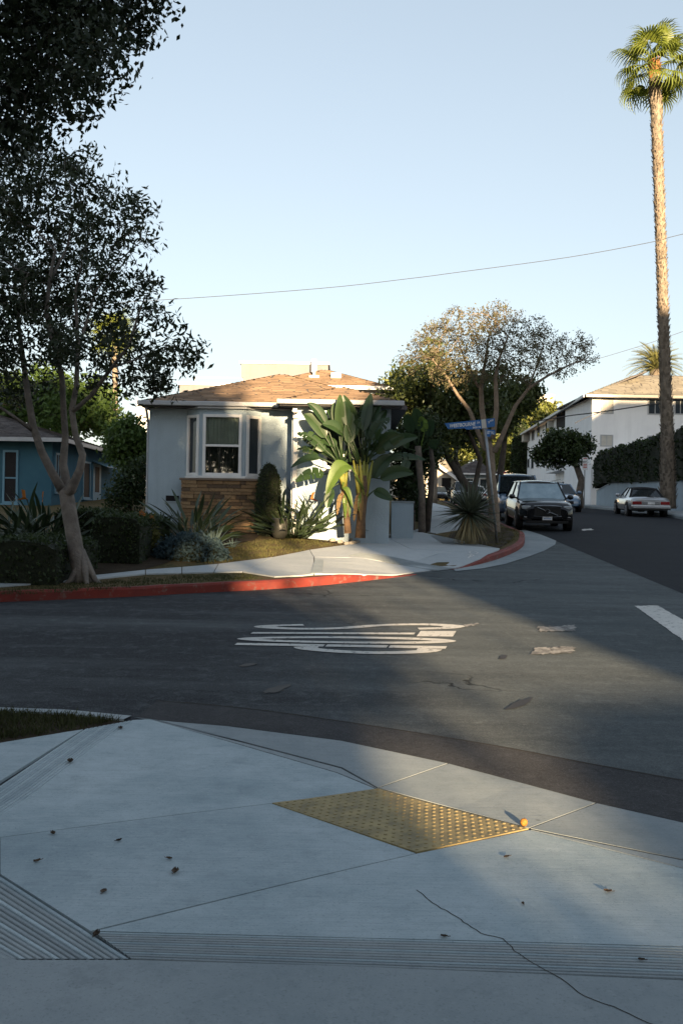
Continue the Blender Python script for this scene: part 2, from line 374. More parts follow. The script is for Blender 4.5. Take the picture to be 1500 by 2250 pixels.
# far block and right-hand block
sheet('far_block', [(-90, 106), (90, 106), (90, 200), (-90, 200)], lambda x, y: st(x, y) + .15, M['lawn'], cutsY=(120,), thick=.2)
RK = [Vector((15.2 + .05 * (y - 46), y, 0)) for y in (30, 46, 62, 80, 104)]; RK = [Vector((24, 24.5, 0)), Vector((17, 25.3, 0)), Vector((14.9, 27, 0))] + RK
RK = smooth_pl(RK, 2)
h_r = lambda x, y: st(x, y) + .15
RKr = RK[::-1]
kerb('grey_kerb', RKr, st, lambda x, y: .15, M['gutter'])
sheet('right_lot', [(p.x + .13, p.y) for p in RK] + [(90, 104), (90, 24.5)], h_r, M['soil'], dz=-.01, cell=6, cutsY=(50,))
rs = thing('right_sidewalk', 'pale concrete sidewalk beside the parked silver convertible', None, (16, 46, 0), kind='structure')
for i in range(22):
    y0, y1 = 32 + i * 3, 35 + i * 3; f = lambda y, o: 15.2 + .05 * (y - 46) + o
    sheet('slab', [(f(y0, .2), y0), (f(y0, 1.65), y0), (f(y1, 1.65), y1), (f(y1, .2), y1)], h_r, M['far_slab'], rs, dz=.008, gap=.012, thick=.05)
# ------------------------------------------------------------------ far sidewalk: slabs
fs = thing('far_sidewalk', 'pale sidewalk rounding the far corner past the yucca', None, (0, 20, 0), kind='structure')
def lslab(L, mat='far_slab', dz=.012, **kw): return sheet('slab', pxs(L, h_lot), h_lot, M[mat], fs, dz=dz, cell=.8, gap=.008, thick=.04, **kw)
top = [(-300, 1302), (-100, 1289), (100, 1275), (208, 1265), (320, 1253), (400, 1247), (480, 1240), (600, 1225), (680, 1209), (768, 1197)]
bot = [(-300, 1311), (-100, 1297), (100, 1282), (208, 1273), (320, 1262), (400, 1260), (470, 1258), (533, 1257), (640, 1262), (700, 1262)]
for i in range(7): lslab([bot[i], bot[i + 1], top[i + 1], top[i]])
lslab([(533, 1257), (603, 1268), (667, 1265), (690, 1262), (690, 1225), (680, 1209), (600, 1225)])
lslab([(690, 1262), (800, 1263), (905, 1259), (950, 1254), (800, 1228), (690, 1225)])
lslab([(680, 1209), (690, 1225), (800, 1228), (880, 1241), (985, 1213), (900, 1206), (853, 1183), (768, 1197)])
lslab([(880, 1241), (950, 1254), (995, 1250), (1055, 1229), (1095, 1210), (985, 1213)])
lslab([(853, 1183), (900, 1206), (985, 1213), (1095, 1210), (1098, 1206), (973, 1196), (935, 1172), (908, 1166)])
def swx(y, o): return 4.1 + .05 * y + o
ys = [29.0, 33, 37, 41, 46, 52, 60, 70, 82, 96]
c0 = G(935, 1172, h_lot); c1 = G(908, 1166, h_lot)
prev = [(c1.x, c1.y), (c0.x + .3, c0.y)]
for y in ys[1:]:
    cur = [(swx(y, -2.9), y), (swx(y, -1.25), y)]
    sheet('slab', [prev[0], prev[1], cur[1], cur[0]], h_lot, M['far_slab'], fs, dz=.012, cell=1.2, gap=.01, thick=.04); prev = cur
# the scored warning strip of the far ramp
ga, gb, gc, gd = pxs([(765, 1222), (790, 1216), (1000, 1250), (962, 1256)], h_lot)
mb = MB()
for i in range(46):
    t0, t1 = (i + .1) / 46, (i + .62) / 46
    q = [ga.lerp(gd, t0), ga.lerp(gd, t1), gb.lerp(gc, t1), gb.lerp(gc, t0)]
    mb.add([(p.x, p.y, h_lot(p.x, p.y) + .015) for p in q] + [(p.x, p.y, h_lot(p.x, p.y) + .021) for p in q], [(4, 5, 6, 7), (0, 1, 5, 4), (2, 3, 7, 6), (1, 2, 6, 5), (3, 0, 4, 7)])
o = mb.build('scored_strip', M['slab_old'], fs); o['kind'] = 'stuff'
sheet('cover_plate', pxs([(682, 1261), (708, 1261), (711, 1231), (692, 1231)], h_lot), h_lot, M['slab_old'], fs, dz=.016, thick=.01)
M['white_paint'] = surf('white_spray', (.6, .6, .58), rough=.8, bump=0)
def flat_stroke(L, wid, h, dz, name, mat, parent): return ribbon([Vector((p.x, p.y, 0)) for p in smooth_pl(pxs(L, h), 2)], wid, h, dz, name, mat, parent)
for L in ([(1050, 1216), (1042, 1212), (1030, 1213), (1032, 1218), (1044, 1219), (1050, 1216)], [(1022, 1222), (1034, 1219), (1042, 1222), (1030, 1226)], [(1036, 1219), (1028, 1228)]):
    flat_stroke(L, .035, h_lot, .016, 'spray_mark', M['white_paint'], fs)
# dark soil beds over the lot
def bed(name, L, mat='soil', dz=.0, cell=.8): return sheet(name, [(p.x, p.y) for p in pxs(L, h_lot)], h_lot, M[mat], dz=dz, cell=cell)
bed('planting_bed', [(-300, 1297), (100, 1274), (208, 1263), (320, 1250), (420, 1215), (560, 1186), (575, 1172), (330, 1165), (0, 1175), (-300, 1180)])
bed('palm_bed', [(752, 1194), (768, 1195), (850, 1181), (850, 1172), (700, 1172), (620, 1174), (690, 1188)])
bed('yucca_bed', [(976, 1195), (1096, 1204), (1110, 1196), (1130, 1178), (1120, 1160), (1030, 1160), (990, 1172)])
# ------------------------------------------------------------------ near sidewalk
ns = thing('near_sidewalk', 'pale concrete kerb ramp paving in the foreground', None, (0, 3, 0), kind='structure')
sheet('bedding', [(-9, -2), (9, -2), (9, 4.2)] + [(p.x, p.y - .02) for p in GI[:0:-1]] + [(GI[1].x, GI[1].y), (-9, 6.9)], h_near, M['joint'], ns, dz=-.025, cell=.5)
def nslab(L, mat='slab', world=(), dz=0., gap=.0035, name='slab'):
    return sheet(name, [(p.x, p.y) for p in pxs(L, h_near)] + list(world), h_near, M[mat], ns, dz=dz, cell=.3, gap=gap, thick=.04)
nslab([(-500, 1714), (0, 1632), (185, 1602), (0, 1717), (-150, 1810), (-500, 2028)], 'slab2')
nslab([(290, 1582), (330, 1580), (540, 1640), (740, 1698), (830, 1735), (598, 1765), (0, 1840), (-500, 1903), (-500, 2147), (-150, 1898), (0, 1790)], 'slab')
nslab([(0, 1840), (598, 1765), (915, 1875), (199, 2046), (0, 1920)], 'slab')
nslab([(915, 1875), (1162, 1823), (1500, 1908), (1900, 2010), (2600, 2180), (2600, 2118), (1500, 2072), (750, 2046), (205, 2024)][:5] + [(2600, 2112), (1500, 2080), (750, 2060), (206, 2046)], 'slab2')
nslab([(330, 1580), (540, 1633), (750, 1688), (830, 1733), (740, 1697), (540, 1639)], 'slab_old', dz=-.001)
nslab([(1162, 1822), (1500, 1890), (1900, 1982), (1900, 2009), (1500, 1907)], 'slab_old', dz=-.001)
q = pxs([(-400, 2200), (0, 2090), (40, 2108), (285, 2108), (750, 2121), (1500, 2153), (2600, 2195)], h_near)
sheet('slab', [(p.x, p.y) for p in q] + [(5, 1), (5, -2), (-5, -2), (-5, 1)], h_near, M['slab_old'], ns, cell=.4, gap=.004, thick=.04)
for L in ([(300, 1577), (380, 1586), (500, 1596), (750, 1628), (985, 1678), (830, 1732), (750, 1687), (540, 1632), (330, 1579)],
          [(985, 1678), (1150, 1722), (1310, 1765), (1162, 1821), (1000, 1778), (830, 1732)],
          [(1310, 1765), (1500, 1808), (1900, 1900), (2600, 2050), (2600, 2120), (1900, 1980), (1500, 1890), (1162, 1821)]):
    sheet('gutter_slab', pxs(L), st, M['gutter'], ns, dz=.003, gap=.006, thick=.05)
def band(a0, a1, b0, b1, n, duty=.74, bed='slab_old', bars='slab_old'):
    a0, a1, b0, b1 = pxs([a0, a1, b0, b1], h_near); sheet('groove_bed', [a0, a1, b1, b0], h_near, M[bed], ns, dz=-.0075, cell=.4, thick=.02)
    for i in range(n):
        rows = []
        for j in range(13):
            t = j / 12; p, q_ = a0.lerp(a1, t), b0.lerp(b1, t)
            s0, s1 = p.lerp(q_, (i + .5 - duty / 2) / n), p.lerp(q_, (i + .5 + duty / 2) / n)
            z0, z1 = h_near(s0.x, s0.y), h_near(s1.x, s1.y); e0, e1 = s0.lerp(s1, .14), s0.lerp(s1, .86)
            rows.append([(s0.x, s0.y, z0 - .02), (s0.x, s0.y, z0 - .004), (e0.x, e0.y, z0 + .001), (e1.x, e1.y, z1 + .001), (s1.x, s1.y, z1 - .004), (s1.x, s1.y, z1 - .02)])
        MB().grid(rows).build('bar', M[bars] if i % 4 else M['slab2'], ns, normals=True)
band((187, 1602), (-250, 1874), (288, 1583), (-250, 1970), 11, .86, 'slab', 'slab2')
band((-60, 1884), (287, 2107), (-290, 1940), (5, 2107), 15)
band((206, 2047), (2000, 2096), (290, 2107), (2000, 2172), 11)
crk = [(915, 1955), (960, 1990), (1010, 2020), (1055, 2050), (1105, 2063), (1130, 2090), (1165, 2115), (1215, 2140), (1245, 2162), (1280, 2190), (1330, 2207), (1400, 2236), (1450, 2258)]
cp = []
for p in resample(pxs(crk, h_near), .03): cp.append(p + Vector((random.uniform(-.006, .006), random.uniform(-.006, .006), 0)))
ribbon(cp, .005, h_near, .0015, 'crack', M['joint'], ns)
# near-left kerb and grass verge
NK = [Vector((p.x, p.y, 0)) for p in pxs([(-900, 1540), (-300, 1547), (0, 1553), (150, 1560), (290, 1574)], h_near)]
kerb('verge_kerb', NK[::-1], st, lambda x, y: h_near(x, y) - st(x, y) + .006, M['gutter'])
gv = pxs([(0, 1632), (185, 1602), (280, 1584)], h_near); nk2 = offset_pl(NK[::-1], .14)[::-1]
sheet('grass_verge', [(p.x, p.y) for p in nk2] + [(p.x, p.y) for p in gv[::-1]] + [(G(-500, 1714, h_near).x, G(-500, 1714, h_near).y), (-9, 5.5)], h_near, M['soil'], dz=-.004, cell=.6)
sheet('near_lot', [(-80, -80), (80, -80), (80, 3), (9, 4), (5.2, -2.2), (-5.2, -2.2), (-5.2, 5), (-9, 5.5), (-9, 7.8), (-80, 5)], lambda x, y: .09, M['soil'])
# ------------------------------------------------------------------ tactile pad
A_, B_, C_, E_ = pxs([(598, 1766), (830, 1734), (1160, 1822), (915, 1874)], h_near)
tp = thing('tactile_pad', 'yellow tactile paving pad with raised domes set in the kerb ramp', 'tactile pad', tuple(A_))
sheet('plate', [A_, B_, C_, E_], h_near, M['yellow'], tp, dz=.006, cell=.2, thick=.02)
dm = MB().lathe([(.0105, 0), (.0095, .003), (.0075, .0042), (.0, .0044)], n=10).mesh('dome', M['yellow'], smooth=False)
for i in range(14):
    for j in range(20):
        p = A_.lerp(B_, (i + .5) / 14).lerp(E_.lerp(C_, (i + .5) / 14), (j + .5) / 20)
        inst('dome', dm, tp, Matrix.Translation(Vector((p.x, p.y, h_near(p.x, p.y) + .006)) - OFF[tp.name]))
# ------------------------------------------------------------------ road markings
def catmull(L, n=6):
    L = [Vector(p) for p in L]; out = []
    for i in range(len(L) - 1):
        a, b, c_, d = L[max(i - 1, 0)], L[i], L[i + 1], L[min(i + 2, len(L) - 1)]
        for k_ in range(n):
            t = k_ / n; out.append(.5 * ((2 * b) + (c_ - a) * t + (2 * a - 5 * b + 4 * c_ - d) * t * t + (3 * b - a - 3 * c_ + d) * t ** 3))
    return out + [L[-1]]
FL, FR, NR, NL = pxs([(580, 1373), (1012, 1371), (968, 1443), (497, 1431)])
stop = thing('stop_lettering', 'worn white STOP lettering painted on the asphalt of the crossing', 'road marking', tuple(FL.lerp(NR, .5)))
def letter(name, u0, u1, strokes):
    mb = MB()
    for pts, closed in strokes:
        pts = catmull([(a, b) for a, b in pts], 8) if len(pts) > 2 else [Vector(p) for p in pts]
        rows = []; n = len(pts)
        for i, p in enumerate(pts):
            t = pts[(i + 1) % n if closed else min(i + 1, n - 1)] - pts[(i - 1) if (closed or i) else 0]
            t = Vector((t.x, t.y * 6)).normalized(); nn = Vector((-t.y, t.x)); row = []
            for s in (-1, 1):
                a, b = p.x + s * nn.x * .15, p.y + s * nn.y * .06
                u = u0 + (u1 - u0) * a
                w_ = FL.lerp(FR, b).lerp(NL.lerp(NR, b), u); row.append((w_.x, w_.y, st(w_.x, w_.y) + .008))
            rows.append(row)
        mb.grid(rows)
    mb.build(name, M['paint'], stop)
ell = [(.5 + .4 * math.cos(t), .5 + .47 * math.sin(t)) for t in [R(a) for a in range(0, 361, 30)]]
letter('letter_s', 0, .22, [([(.86, .8), (.72, .94), (.4, .96), (.14, .82), (.2, .62), (.5, .5), (.8, .38), (.87, .2), (.62, .05), (.3, .04), (.13, .2)], False)])
letter('letter_t', .26, .46, [([(.5, 0), (.5, .80)], False), ([(.2, .82), (.2, 1)], False), ([(.5, .82), (.5, 1)], False), ([(.8, .82), (.8, 1)], False)])
letter('letter_o', .485, .69, [(ell, False)])
letter('letter_p', .745, .98, [([(.12, 0), (.12, .42)], False), ([(.12, .43), (.12, .72)], False), ([(.12, .73), (.12, 1)], False), ([(.3, .93), (.62, .9), (.86, .74), (.86, .55), (.62, .38), (.3, .34)], False)])
def rough(L, j):
    out = []
    for a, b in zip(L, L[1:] + L[:1]):
        n = max(2, int(math.hypot(b[0] - a[0], (b[1] - a[1]) * 2) / 4)); out += [(a[0] + (b[0] - a[0]) * i / n + random.uniform(-j, j) * 1.6, a[1] + (b[1] - a[1]) * i / n + random.uniform(-j, j) * .55) for i in range(n)]
    return out
def marking(name, label, L, mat, dz=.008):
    L = rough(L, 3.2 if mat == 'worn_paint' else 1.0)
    return tag(sheet(name, [(p.x, p.y) for p in pxs(L)], st, M[mat], dz=dz, kind='thing'), label, 'road marking')
marking('stop_line', 'wide white stop line running off the right edge of the road', [(1393, 1332), (1443, 1331), (1500, 1363), (1700, 1475), (1700, 1550), (1500, 1408)], 'paint', .007)
marking('worn_bar', 'faded white bar on the road, farther of the two', [(1180, 1378), (1262, 1375), (1260, 1388), (1182, 1388)], 'worn_paint')
marking('worn_bar', 'faded white bar on the road, nearer of the two', [(1172, 1425), (1262, 1422), (1258, 1435), (1165, 1440)], 'worn_paint')
marking('lane_dash', 'short white dash on the dark asphalt beside the black car', [(1276, 1164), (1297, 1162), (1303, 1165), (1280, 1167)], 'paint', .012)
marking('worn_bar', 'faint white scrape beside the stop lettering', [(1010, 1376), (1052, 1369), (1050, 1373), (1012, 1380)], 'worn_paint', .007)
# stains
M['stain'] = surf('oil_stain', (.03, .026, .024), rough=.6, bump=0)
def blob(name, cx_, cy_, rx, ry, ang, mat, h=st, dz=.0065, parent=None):
    L = []
    for i in range(18):
        t = 2 * math.pi * i / 18; r = 1 + random.uniform(-.22, .22)
        x, y = rx * r * math.cos(t), ry * r * math.sin(t); L.append((cx_ + x * math.cos(ang) - y * math.sin(ang), cy_ + x * math.sin(ang) + y * math.cos(ang)))
    o = sheet(name, [(p.x, p.y) for p in pxs(L, h)], h, M[mat], parent, dz=dz)
    return o
blob('tar_stain', 608, 1515, 28, 6, -.28, 'stain'); blob('tar_stain', 1105, 1445, 9, 5, -.3, 'stain'); blob('tar_stain', 545, 1462, 20, 3, -.15, 'stain'); blob('tar_stain', 1140, 1548, 30, 7, -.35, 'stain')
# ------------------------------------------------------------------ fallen leaves and fruit
def dead_leaf(px, py, s, label, seed):
    rnd = random.Random(seed); p = G(px, py, h_near); s *= .72; mb = MB(); a = rnd.uniform(0, 6.28); cu = rnd.uniform(.12, .3); rows = []
    for i in range(6):
        t = i / 5 - .5; wd = .34 * s * math.cos(t * 2.7); row = []
        for j in (-1, -.4, 0, .4, 1):
            x, y = t * s, j * wd; z = .003 + cu * s * (abs(j) ** 1.6 * .8 + (t * 1.6) ** 2 * .7) * rnd.uniform(.8, 1.2)
            row.append((p.x + x * math.cos(a) - y * math.sin(a), p.y + x * math.sin(a) + y * math.cos(a), p.z + z + .002))
        rows.append(row)
    st_ = Vector(rows[0][2]); mb.grid(rows); mb.tube([st_, st_ + Vector((-math.cos(a), -math.sin(a), .2)) * s * .4], .0012, 4)
    return tag(mb.build('dead_leaf', M['dead'], loc=tuple(p), solid=.0012), label, 'leaf', 'dead leaves on the sidewalk')
M['dead'] = surf('dead_leaf', (.075, .05, .032), (.045, .03, .02), 40, .75, .3, obj=.4)
for i, (x, y, s, l) in enumerate([(117, 1834, .055, 'small brown leaf lying on the joint left of the yellow pad'), (262, 1849, .045, 'small dark leaf just below the joint left of the yellow pad'),
    (372, 1889, .04, 'tiny dark leaf standing on edge above the larger olive leaf'), (385, 1918, .075, 'olive curled leaf in the middle of the left slab'), (228, 1961, .06, 'dark upright curled leaf above the grooved band at lower left'),
    (82, 1895, .05, 'flat dark leaf near the left edge of the sidewalk'), (155, 1676, .09, 'brown leaf lying on the grooved band at upper left'), (265, 1601, .08, 'dark leaf at the tip of the slab by the grass verge'),
    (212, 2057, .06, 'reddish leaf on the grooved bars at lower left'), (975, 2060, .04, 'small dark leaf on the long grooved band below the crack'), (1112, 1885, .045, 'dark leaf just below the yellow pad on the right'),
    (1334, 1961, .05, 'pale leaf far right on the foreground slab'), (1408, 2112, .035, 'small dark leaf on the sunlit grooves at lower right'), (1148, 1988, .03, 'small dark leaf beside the thin crack')]): dead_leaf(x, y, s, l, i)
M['fruit'] = surf('orange_fruit', (.40, .17, .025), (.26, .11, .02), 60, .6, .3, 0, .6, 120)
fp = G(1150, 1815, h_near)
fr = thing('fallen_fruit', 'small round orange fruit lying by the corner of the yellow pad', 'fruit', tuple(fp))
MB().lathe([(.003, 0), (.012, .002), (.019, .010), (.0215, .021), (.019, .033), (.012, .040), (.004, .042)], fp, 14).build('skin', M['fruit'], fr, smooth=True)
MB().tube([fp + Vector((0, 0, .04)), fp + Vector((.004, -.002, .048))], .002, 5).build('stalk', M['dead'], fr)
# ================================================================== BUILDINGS
M['stucco'] = surf('pale_stucco', (.37, .45, .505), (.33, .40, .455), 1.2, .9, .2, 0, .8, 45, .015, streak=.3)
M['stucco_cream'] = surf('cream_stucco', (.46, .42, .36), (.40, .37, .32), 1.0, .9, .2, 0, .4, 60, .01)
M['stucco_white'] = surf('white_stucco', (.86, .86, .86), (.80, .80, .81), .6, .9, .2, 0, .3, 50, .01, streak=.2)
M['stucco_blue'] = surf('blue_stucco', (.05, .125, .17), (.04, .105, .15), 1.4, .9, .2, 0, .5, 60, .01)
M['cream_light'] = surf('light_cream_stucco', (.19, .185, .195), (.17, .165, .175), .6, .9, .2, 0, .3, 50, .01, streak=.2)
M['trim'] = surf('white_trim', (.72, .71, .70), (.64, .63, .62), 3, .5, .4, 0, .05, 30)
M['trim_blue'] = surf('blue_trim', (.12, .25, .33), (.1, .21, .29), 3, .5, .4, 0, .05, 30)
M['gutter_paint'] = surf('gutter_paint', (.40, .41, .42), (.33, .34, .36), 3, .45, .4, 0, .05, 30)
M['dark'] = surf('dark_interior', (.012, .011, .012), rough=.9, bump=0)
M['soffit'] = surf('soffit', (.12, .11, .11), rough=.9, bump=.1)
M['shingle'] = surf('brown_shingle', (.245, .17, .112), (.19, .13, .088), 1.5, .9, .15, 0, .6, 60, .01, isl=.28)
M['shingle_grey'] = surf('grey_shingle', (.10, .085, .08), (.075, .066, .064), 1.5, .9, .15, 0, .6, 60, .01, isl=.3)
M['shingle_tan'] = surf('tan_shingle', (.22, .20, .165), (.18, .165, .14), 1.5, .9, .15, 0, .6, 60, .01, isl=.22)
M['pane'] = glass('dark_pane'); M['shade_pane'] = surf('screened_pane', (.02, .018, .02), rough=.6, spec=.15, bump=0)
M['clear'] = glass('clear_pane', seethrough=.9)
M['curtain'] = surf('curtain', (.55, .66, .58), (.42, .52, .46), 4, .9, .1, 0, .1, 30)
M['blind'] = surf('window_blind', (.5, .48, .43), (.44, .42, .38), 4, .8, .2, 0, .1, 30)
def wmat(p0, p1):                                              # local x along the wall, y into the wall, z up
    p0, p1 = Vector((p0[0], p0[1], 0)), Vector((p1[0], p1[1], 0)); x = (p1 - p0).normalized(); y = Vector((-x.y, x.x, 0))
    return Matrix(((x.x, y.x, 0, p0.x), (x.y, y.y, 0, p0.y), (0, 0, 1, 0), (0, 0, 0, 1)))
def win(parent, Mx, x0, x1, z0, z1, fw=.06, frame='trim', pane='pane', bars=(), vbars=(), sill=False, name='window', fd=.06):
    m = MB(); m.box(x0, x0 + fw, -fd, .01, z0, z1, Mx).box(x1 - fw, x1, -fd, .01, z0, z1, Mx).box(x0 + fw, x1 - fw, -fd, .01, z1 - fw, z1, Mx).box(x0 + fw, x1 - fw, -fd, .01, z0, z0 + fw, Mx)
    for b in bars: m.box(x0 + fw, x1 - fw, -fd * .7, .01, b - fw * .35, b + fw * .35, Mx)
    for b in vbars: m.box(b - fw * .35, b + fw * .35, -fd * .72, .01, z0 + fw, z1 - fw, Mx)
    if sill: m.box(x0 - .05, x1 + .05, -fd - .06, 0, z0 - .06, z0 - .002, Mx)
    o = m.build(name, M[frame], parent)
    MB().box(x0 + fw * .5, x1 - fw * .5, -fd * .35, -.004, z0 + fw * .5, z1 - fw * .5, Mx).build('pane', M[pane], o)
    return o
def shingles(polys, wid=.33, dt=.14, lift=.012, seed=1):
    rnd = random.Random(seed); Q = []
    for poly in polys:
        a, b = poly[0], poly[1]; s = (b - a).normalized(); nrm = None
        for p in poly[2:]:
            nrm = (b - a).cross(p - a)
            if nrm.length > 1e-6: break
        nrm.normalize(); nrm = nrm if nrm.z > 0 else -nrm
        t = nrm.cross(s); t = t if t.z > 0 else -t
        q = [((p - a).dot(s), (p - a).dot(t)) for p in poly]; tmax = max(y for _, y in q); n = int(tmax / dt)
        def span(y):
            xs = []
            for (x0, y0), (x1, y1) in zip(q, q[1:] + q[:1]):
                if (y0 - y) * (y1 - y) <= 0 and abs(y1 - y0) > 1e-9: xs.append(x0 + (x1 - x0) * (y - y0) / (y1 - y0))
            return (min(xs), max(xs)) if len(xs) > 1 else None
        for i in range(n):
            sp = span(i * dt + dt * .5)
            if not sp: continue
            x = sp[0] - rnd.uniform(0, wid)
            while x < sp[1]:
                x0, x1 = max(x + .006, sp[0] - .02), min(x + wid - .006, sp[1] + .02); x += wid * rnd.uniform(.8, 1.2)
                if x1 - x0 < .02: continue
                y0, y1 = i * dt - rnd.uniform(0, .015), (i + 1) * dt + .02; l0 = lift * rnd.uniform(.8, 1.5)
                c = [a + s * u + t * v + nrm * h for u, v, h in ((x0, y0, l0), (x1, y0, l0), (x1, y1, .003), (x0, y1, .003))]
                f = [a + s * u + t * v + nrm * h for u, v, h in ((x0, y0, -.004), (x1, y0, -.004))]
                Q += c + [f[0], f[1], c[1], c[0]]
    return np.array([tuple(p) for p in Q])
def roof(parent, polys, mat, name='roof', thick=.1, seed=1, wid=.33, dt=.14, sh=True):
    polys = [[Vector(p) for p in pl] for pl in polys]; m = MB()
    for pl in polys:
        n = len(pl); m.add([p - Vector((0, 0, .01)) for p in pl] + [p - Vector((0, 0, thick)) for p in pl], [tuple(range(n)), tuple(range(2 * n - 1, n - 1, -1))] + [(i, n + i, n + (i + 1) % n, (i + 1) % n) for i in range(n)])
    o = m.build(name, M['soffit'] if sh else M[mat], parent, normals=True)
    if sh:
        V = shingles(polys, wid, dt, seed=seed) - np.array(OFF[parent.name]); s = link('shingles', qmesh('shingles', V, M[mat]), o); s['kind'] = 'stuff'
    return o
def hip(x0, x1, y0, y1, ze, rise, apex=None):                  # ridge along the longer side
    w, d = x1 - x0, y1 - y0; h = min(w, d) / 2; zr = ze + rise
    A, B, C, D = (x0, y0, ze), (x1, y0, ze), (x1, y1, ze), (x0, y1, ze)
    if w >= d: r0, r1 = (x0 + h, y0 + h, zr), (x1 - h, y0 + h, zr); return [[A, B, r1, r0], [B, C, r1], [C, D, r0, r1], [D, A, r0]]
    r0, r1 = (x0 + h, y0 + h, zr), (x0 + h, y1 - h, zr); return [[A, B, r0], [B, C, r1, r0], [C, D, r1], [D, A, r0, r1]]

# ------------------------------------------------------------------ corner bungalow
YW, YP = 25.4, 24.7
X = lambda px, Y, py=1000: P(px, py, Y).x
Z = lambda py, Y, px=600: P(px, py, Y).z
xl, xm, xr = X(327, YW), X(640, YP), X(857, YP)
ze = Z(884, 24.95, 460); ze2 = Z(881, 24.25, 750)
hs = thing('bungalow', 'pale stucco bungalow with brown shingle roof and stone based bay window', 'house', ((xl + xr) / 2, YW, 1.1))
MB().box(xl, xr - .05, YW, 38.5, .2, ze - .06).build('wall', M['stucco'], hs)
MB().box(xm, xr, YP, 27.5, .2, ze2 - .04).build('wing_wall', M['stucco'], hs)
xle = X(305, 24.95, 885); xa = X(620, 28.5, 822); za = Z(822, 28.5, 620); xre = 2 * xa - xle
roof(hs, [[(xle, 24.95, ze), (xre, 24.95, ze), (xa, 28.5, za)], [(xle, 40, ze), (xle, 24.95, ze), (xa, 28.5, za), (xa, 36.5, za)], [(xre, 24.95, ze), (xre, 40, ze), (xa, 36.5, za), (xa, 28.5, za)]], 'shingle')
w0, w1 = X(610, 24.25, 880), X(884, 24.25, 885); wa = X(752, 25.8, 850); zwa = Z(850, 25.8, 752)
roof(hs, [[(w0, 24.25, ze2), (w1, 24.25, ze2), (wa, 25.8, zwa)], [(w0, 26.6, ze2), (w0, 24.25, ze2), (wa, 25.8, zwa), (wa, 27.6, zwa)], [(w1, 24.25, ze2), (w1, 28, ze2), (wa, 27.6, zwa), (wa, 25.8, zwa)]], 'shingle', 'wing_roof', seed=3)
MB().box(xle - .02, w0 - .02, 24.83, 24.948, ze - .10, ze + .015).build('gutter', M['gutter_paint'], hs, bevel=.02)
MB().box(w0 - .02, w1 + .04, 24.13, 24.248, ze2 - .10, ze2 + .02).build('gutter', M['gutter_paint'], hs, bevel=.02)
MB().box(xle + .05, xm - .02, 24.99, YW + .02, ze - .13, ze - .105).box(w0 + .05, w1 - .05, 24.27, YP + .02, ze2 - .13, ze2 - .105).build('soffit', M['soffit'], hs)
MB().box(xm + .04, xm + .15, YP - .09, YP - .003, 1.0, ze2 - .32).box(xm + .035, xm + .155, YP - .2, YP - .003, ze2 - .42, ze2 - .3).box(xm + .04, xm + .15, YP - .5, YP - .1, ze2 - .3, ze2 - .2, Matrix.Identity(4)).build('downspout', M['trim'], hs, bevel=.015)
MB().tube([(xle + .15, 25.1, ze - .1), (xl - .06, 25.6, ze - .5), (xl - .06, 25.6, 1)], .035, 8).build('downspout', M['gutter_paint'], hs)
# bay
YB = 25.0
ba, bb, bc, bd = (X(411, 25.38), 25.38), (X(439, YB), YB), (X(537, YB), YB), (X(573, 25.38), 25.38)
zs, zt = Z(1046, YB, 490), Z(899, YB, 490)
bay = MB().prism([ba, bb, bc, bd, (bd[0], 25.42), (ba[0], 25.42)], zt - .1, zt).build('bay_window', M['stucco'], hs)
MB().prism([(ba[0] - .06, 25.39), (bb[0] - .05, YB - .12), (bc[0] + .05, YB - .12), (bd[0] + .06, 25.39)], zt + .002, zt + .05).prism([(ba[0] - .02, 25.39), (bb[0] - .01, YB - .05), (bc[0] + .01, YB - .05), (bd[0] + .02, 25.39)], zt + .052, zt + .12).build('bay_roof', M['gutter_paint'], bay, bevel=.012)
MB().prism([(ba[0] - .05, 25.39), (bb[0] - .04, YB - .09), (bc[0] + .04, YB - .09), (bd[0] + .05, 25.39)], zs - .06, zs).build('bay_sill', M['trim'], bay, bevel=.01)
def bay_face(p0, p1, mx, top, pane, split=None):
    Mx = wmat(p0, p1); L = (Vector(p1) - Vector(p0)).length; a, b, c0, c1 = mx[0], L - mx[1], zs + .002, zt - top
    if a > .01: MB().box(0, a, 0, .06, zs, zt - .1, Mx).build('mullion', M['stucco'], bay)
    if L - b > .01: MB().box(b, L, 0, .06, zs, zt - .1, Mx).build('mullion', M['stucco'], bay)
    MB().box(a, b, 0, .06, c1, zt - .1, Mx).build('lintel', M['stucco'], bay)
    fw = .075; m = MB(); m.box(a, a + fw, -.04, .05, c0, c1, Mx).box(b - fw, b, -.04, .05, c0, c1, Mx).box(a + fw, b - fw, -.04, .05, c1 - fw, c1, Mx).box(a + fw, b - fw, -.04, .05, c0, c0 + fw, Mx)
    if split: m.box(a + fw, b - fw, -.015, .045, split - .03, split + .03, Mx)
    f = m.build('window_frame', M['trim'], bay, bevel=.008)
    MB().box(a + fw * .6, b - fw * .6, .012, .018, c0 + fw * .6, c1 - fw * .6, Mx).build('pane', M[pane], bay)
bay_face(ba, bb, (.02, .04), .14, 'pane'); bay_face(bc, bd, (.05, .02), .14, 'pane')
bay_face(bb, bc, (.07, .07), .13, 'clear', Z(979, YB, 490))
rows = []
for zc in (Z(980, YB), zt - .13):
    rows.append([(bb[0] + .07 + (bc[0] - bb[0] - .14) * i / 60, YB + .1 + .022 * math.sin(i * 1.15) + .01 * math.sin(i * .37), zc) for i in range(61)])
MB().grid(rows).build('curtain', M['curtain'], bay, smooth=True)
rows = [[(x_, y_ + .06, z_) for x_, y_, z_ in rows[0]], [(x_, y_ + .06, zs + .02) for x_, y_, z_ in rows[0]]]
M['curtain_dark'] = surf('inner_curtain', (.06, .075, .068), rough=.9, bump=0)
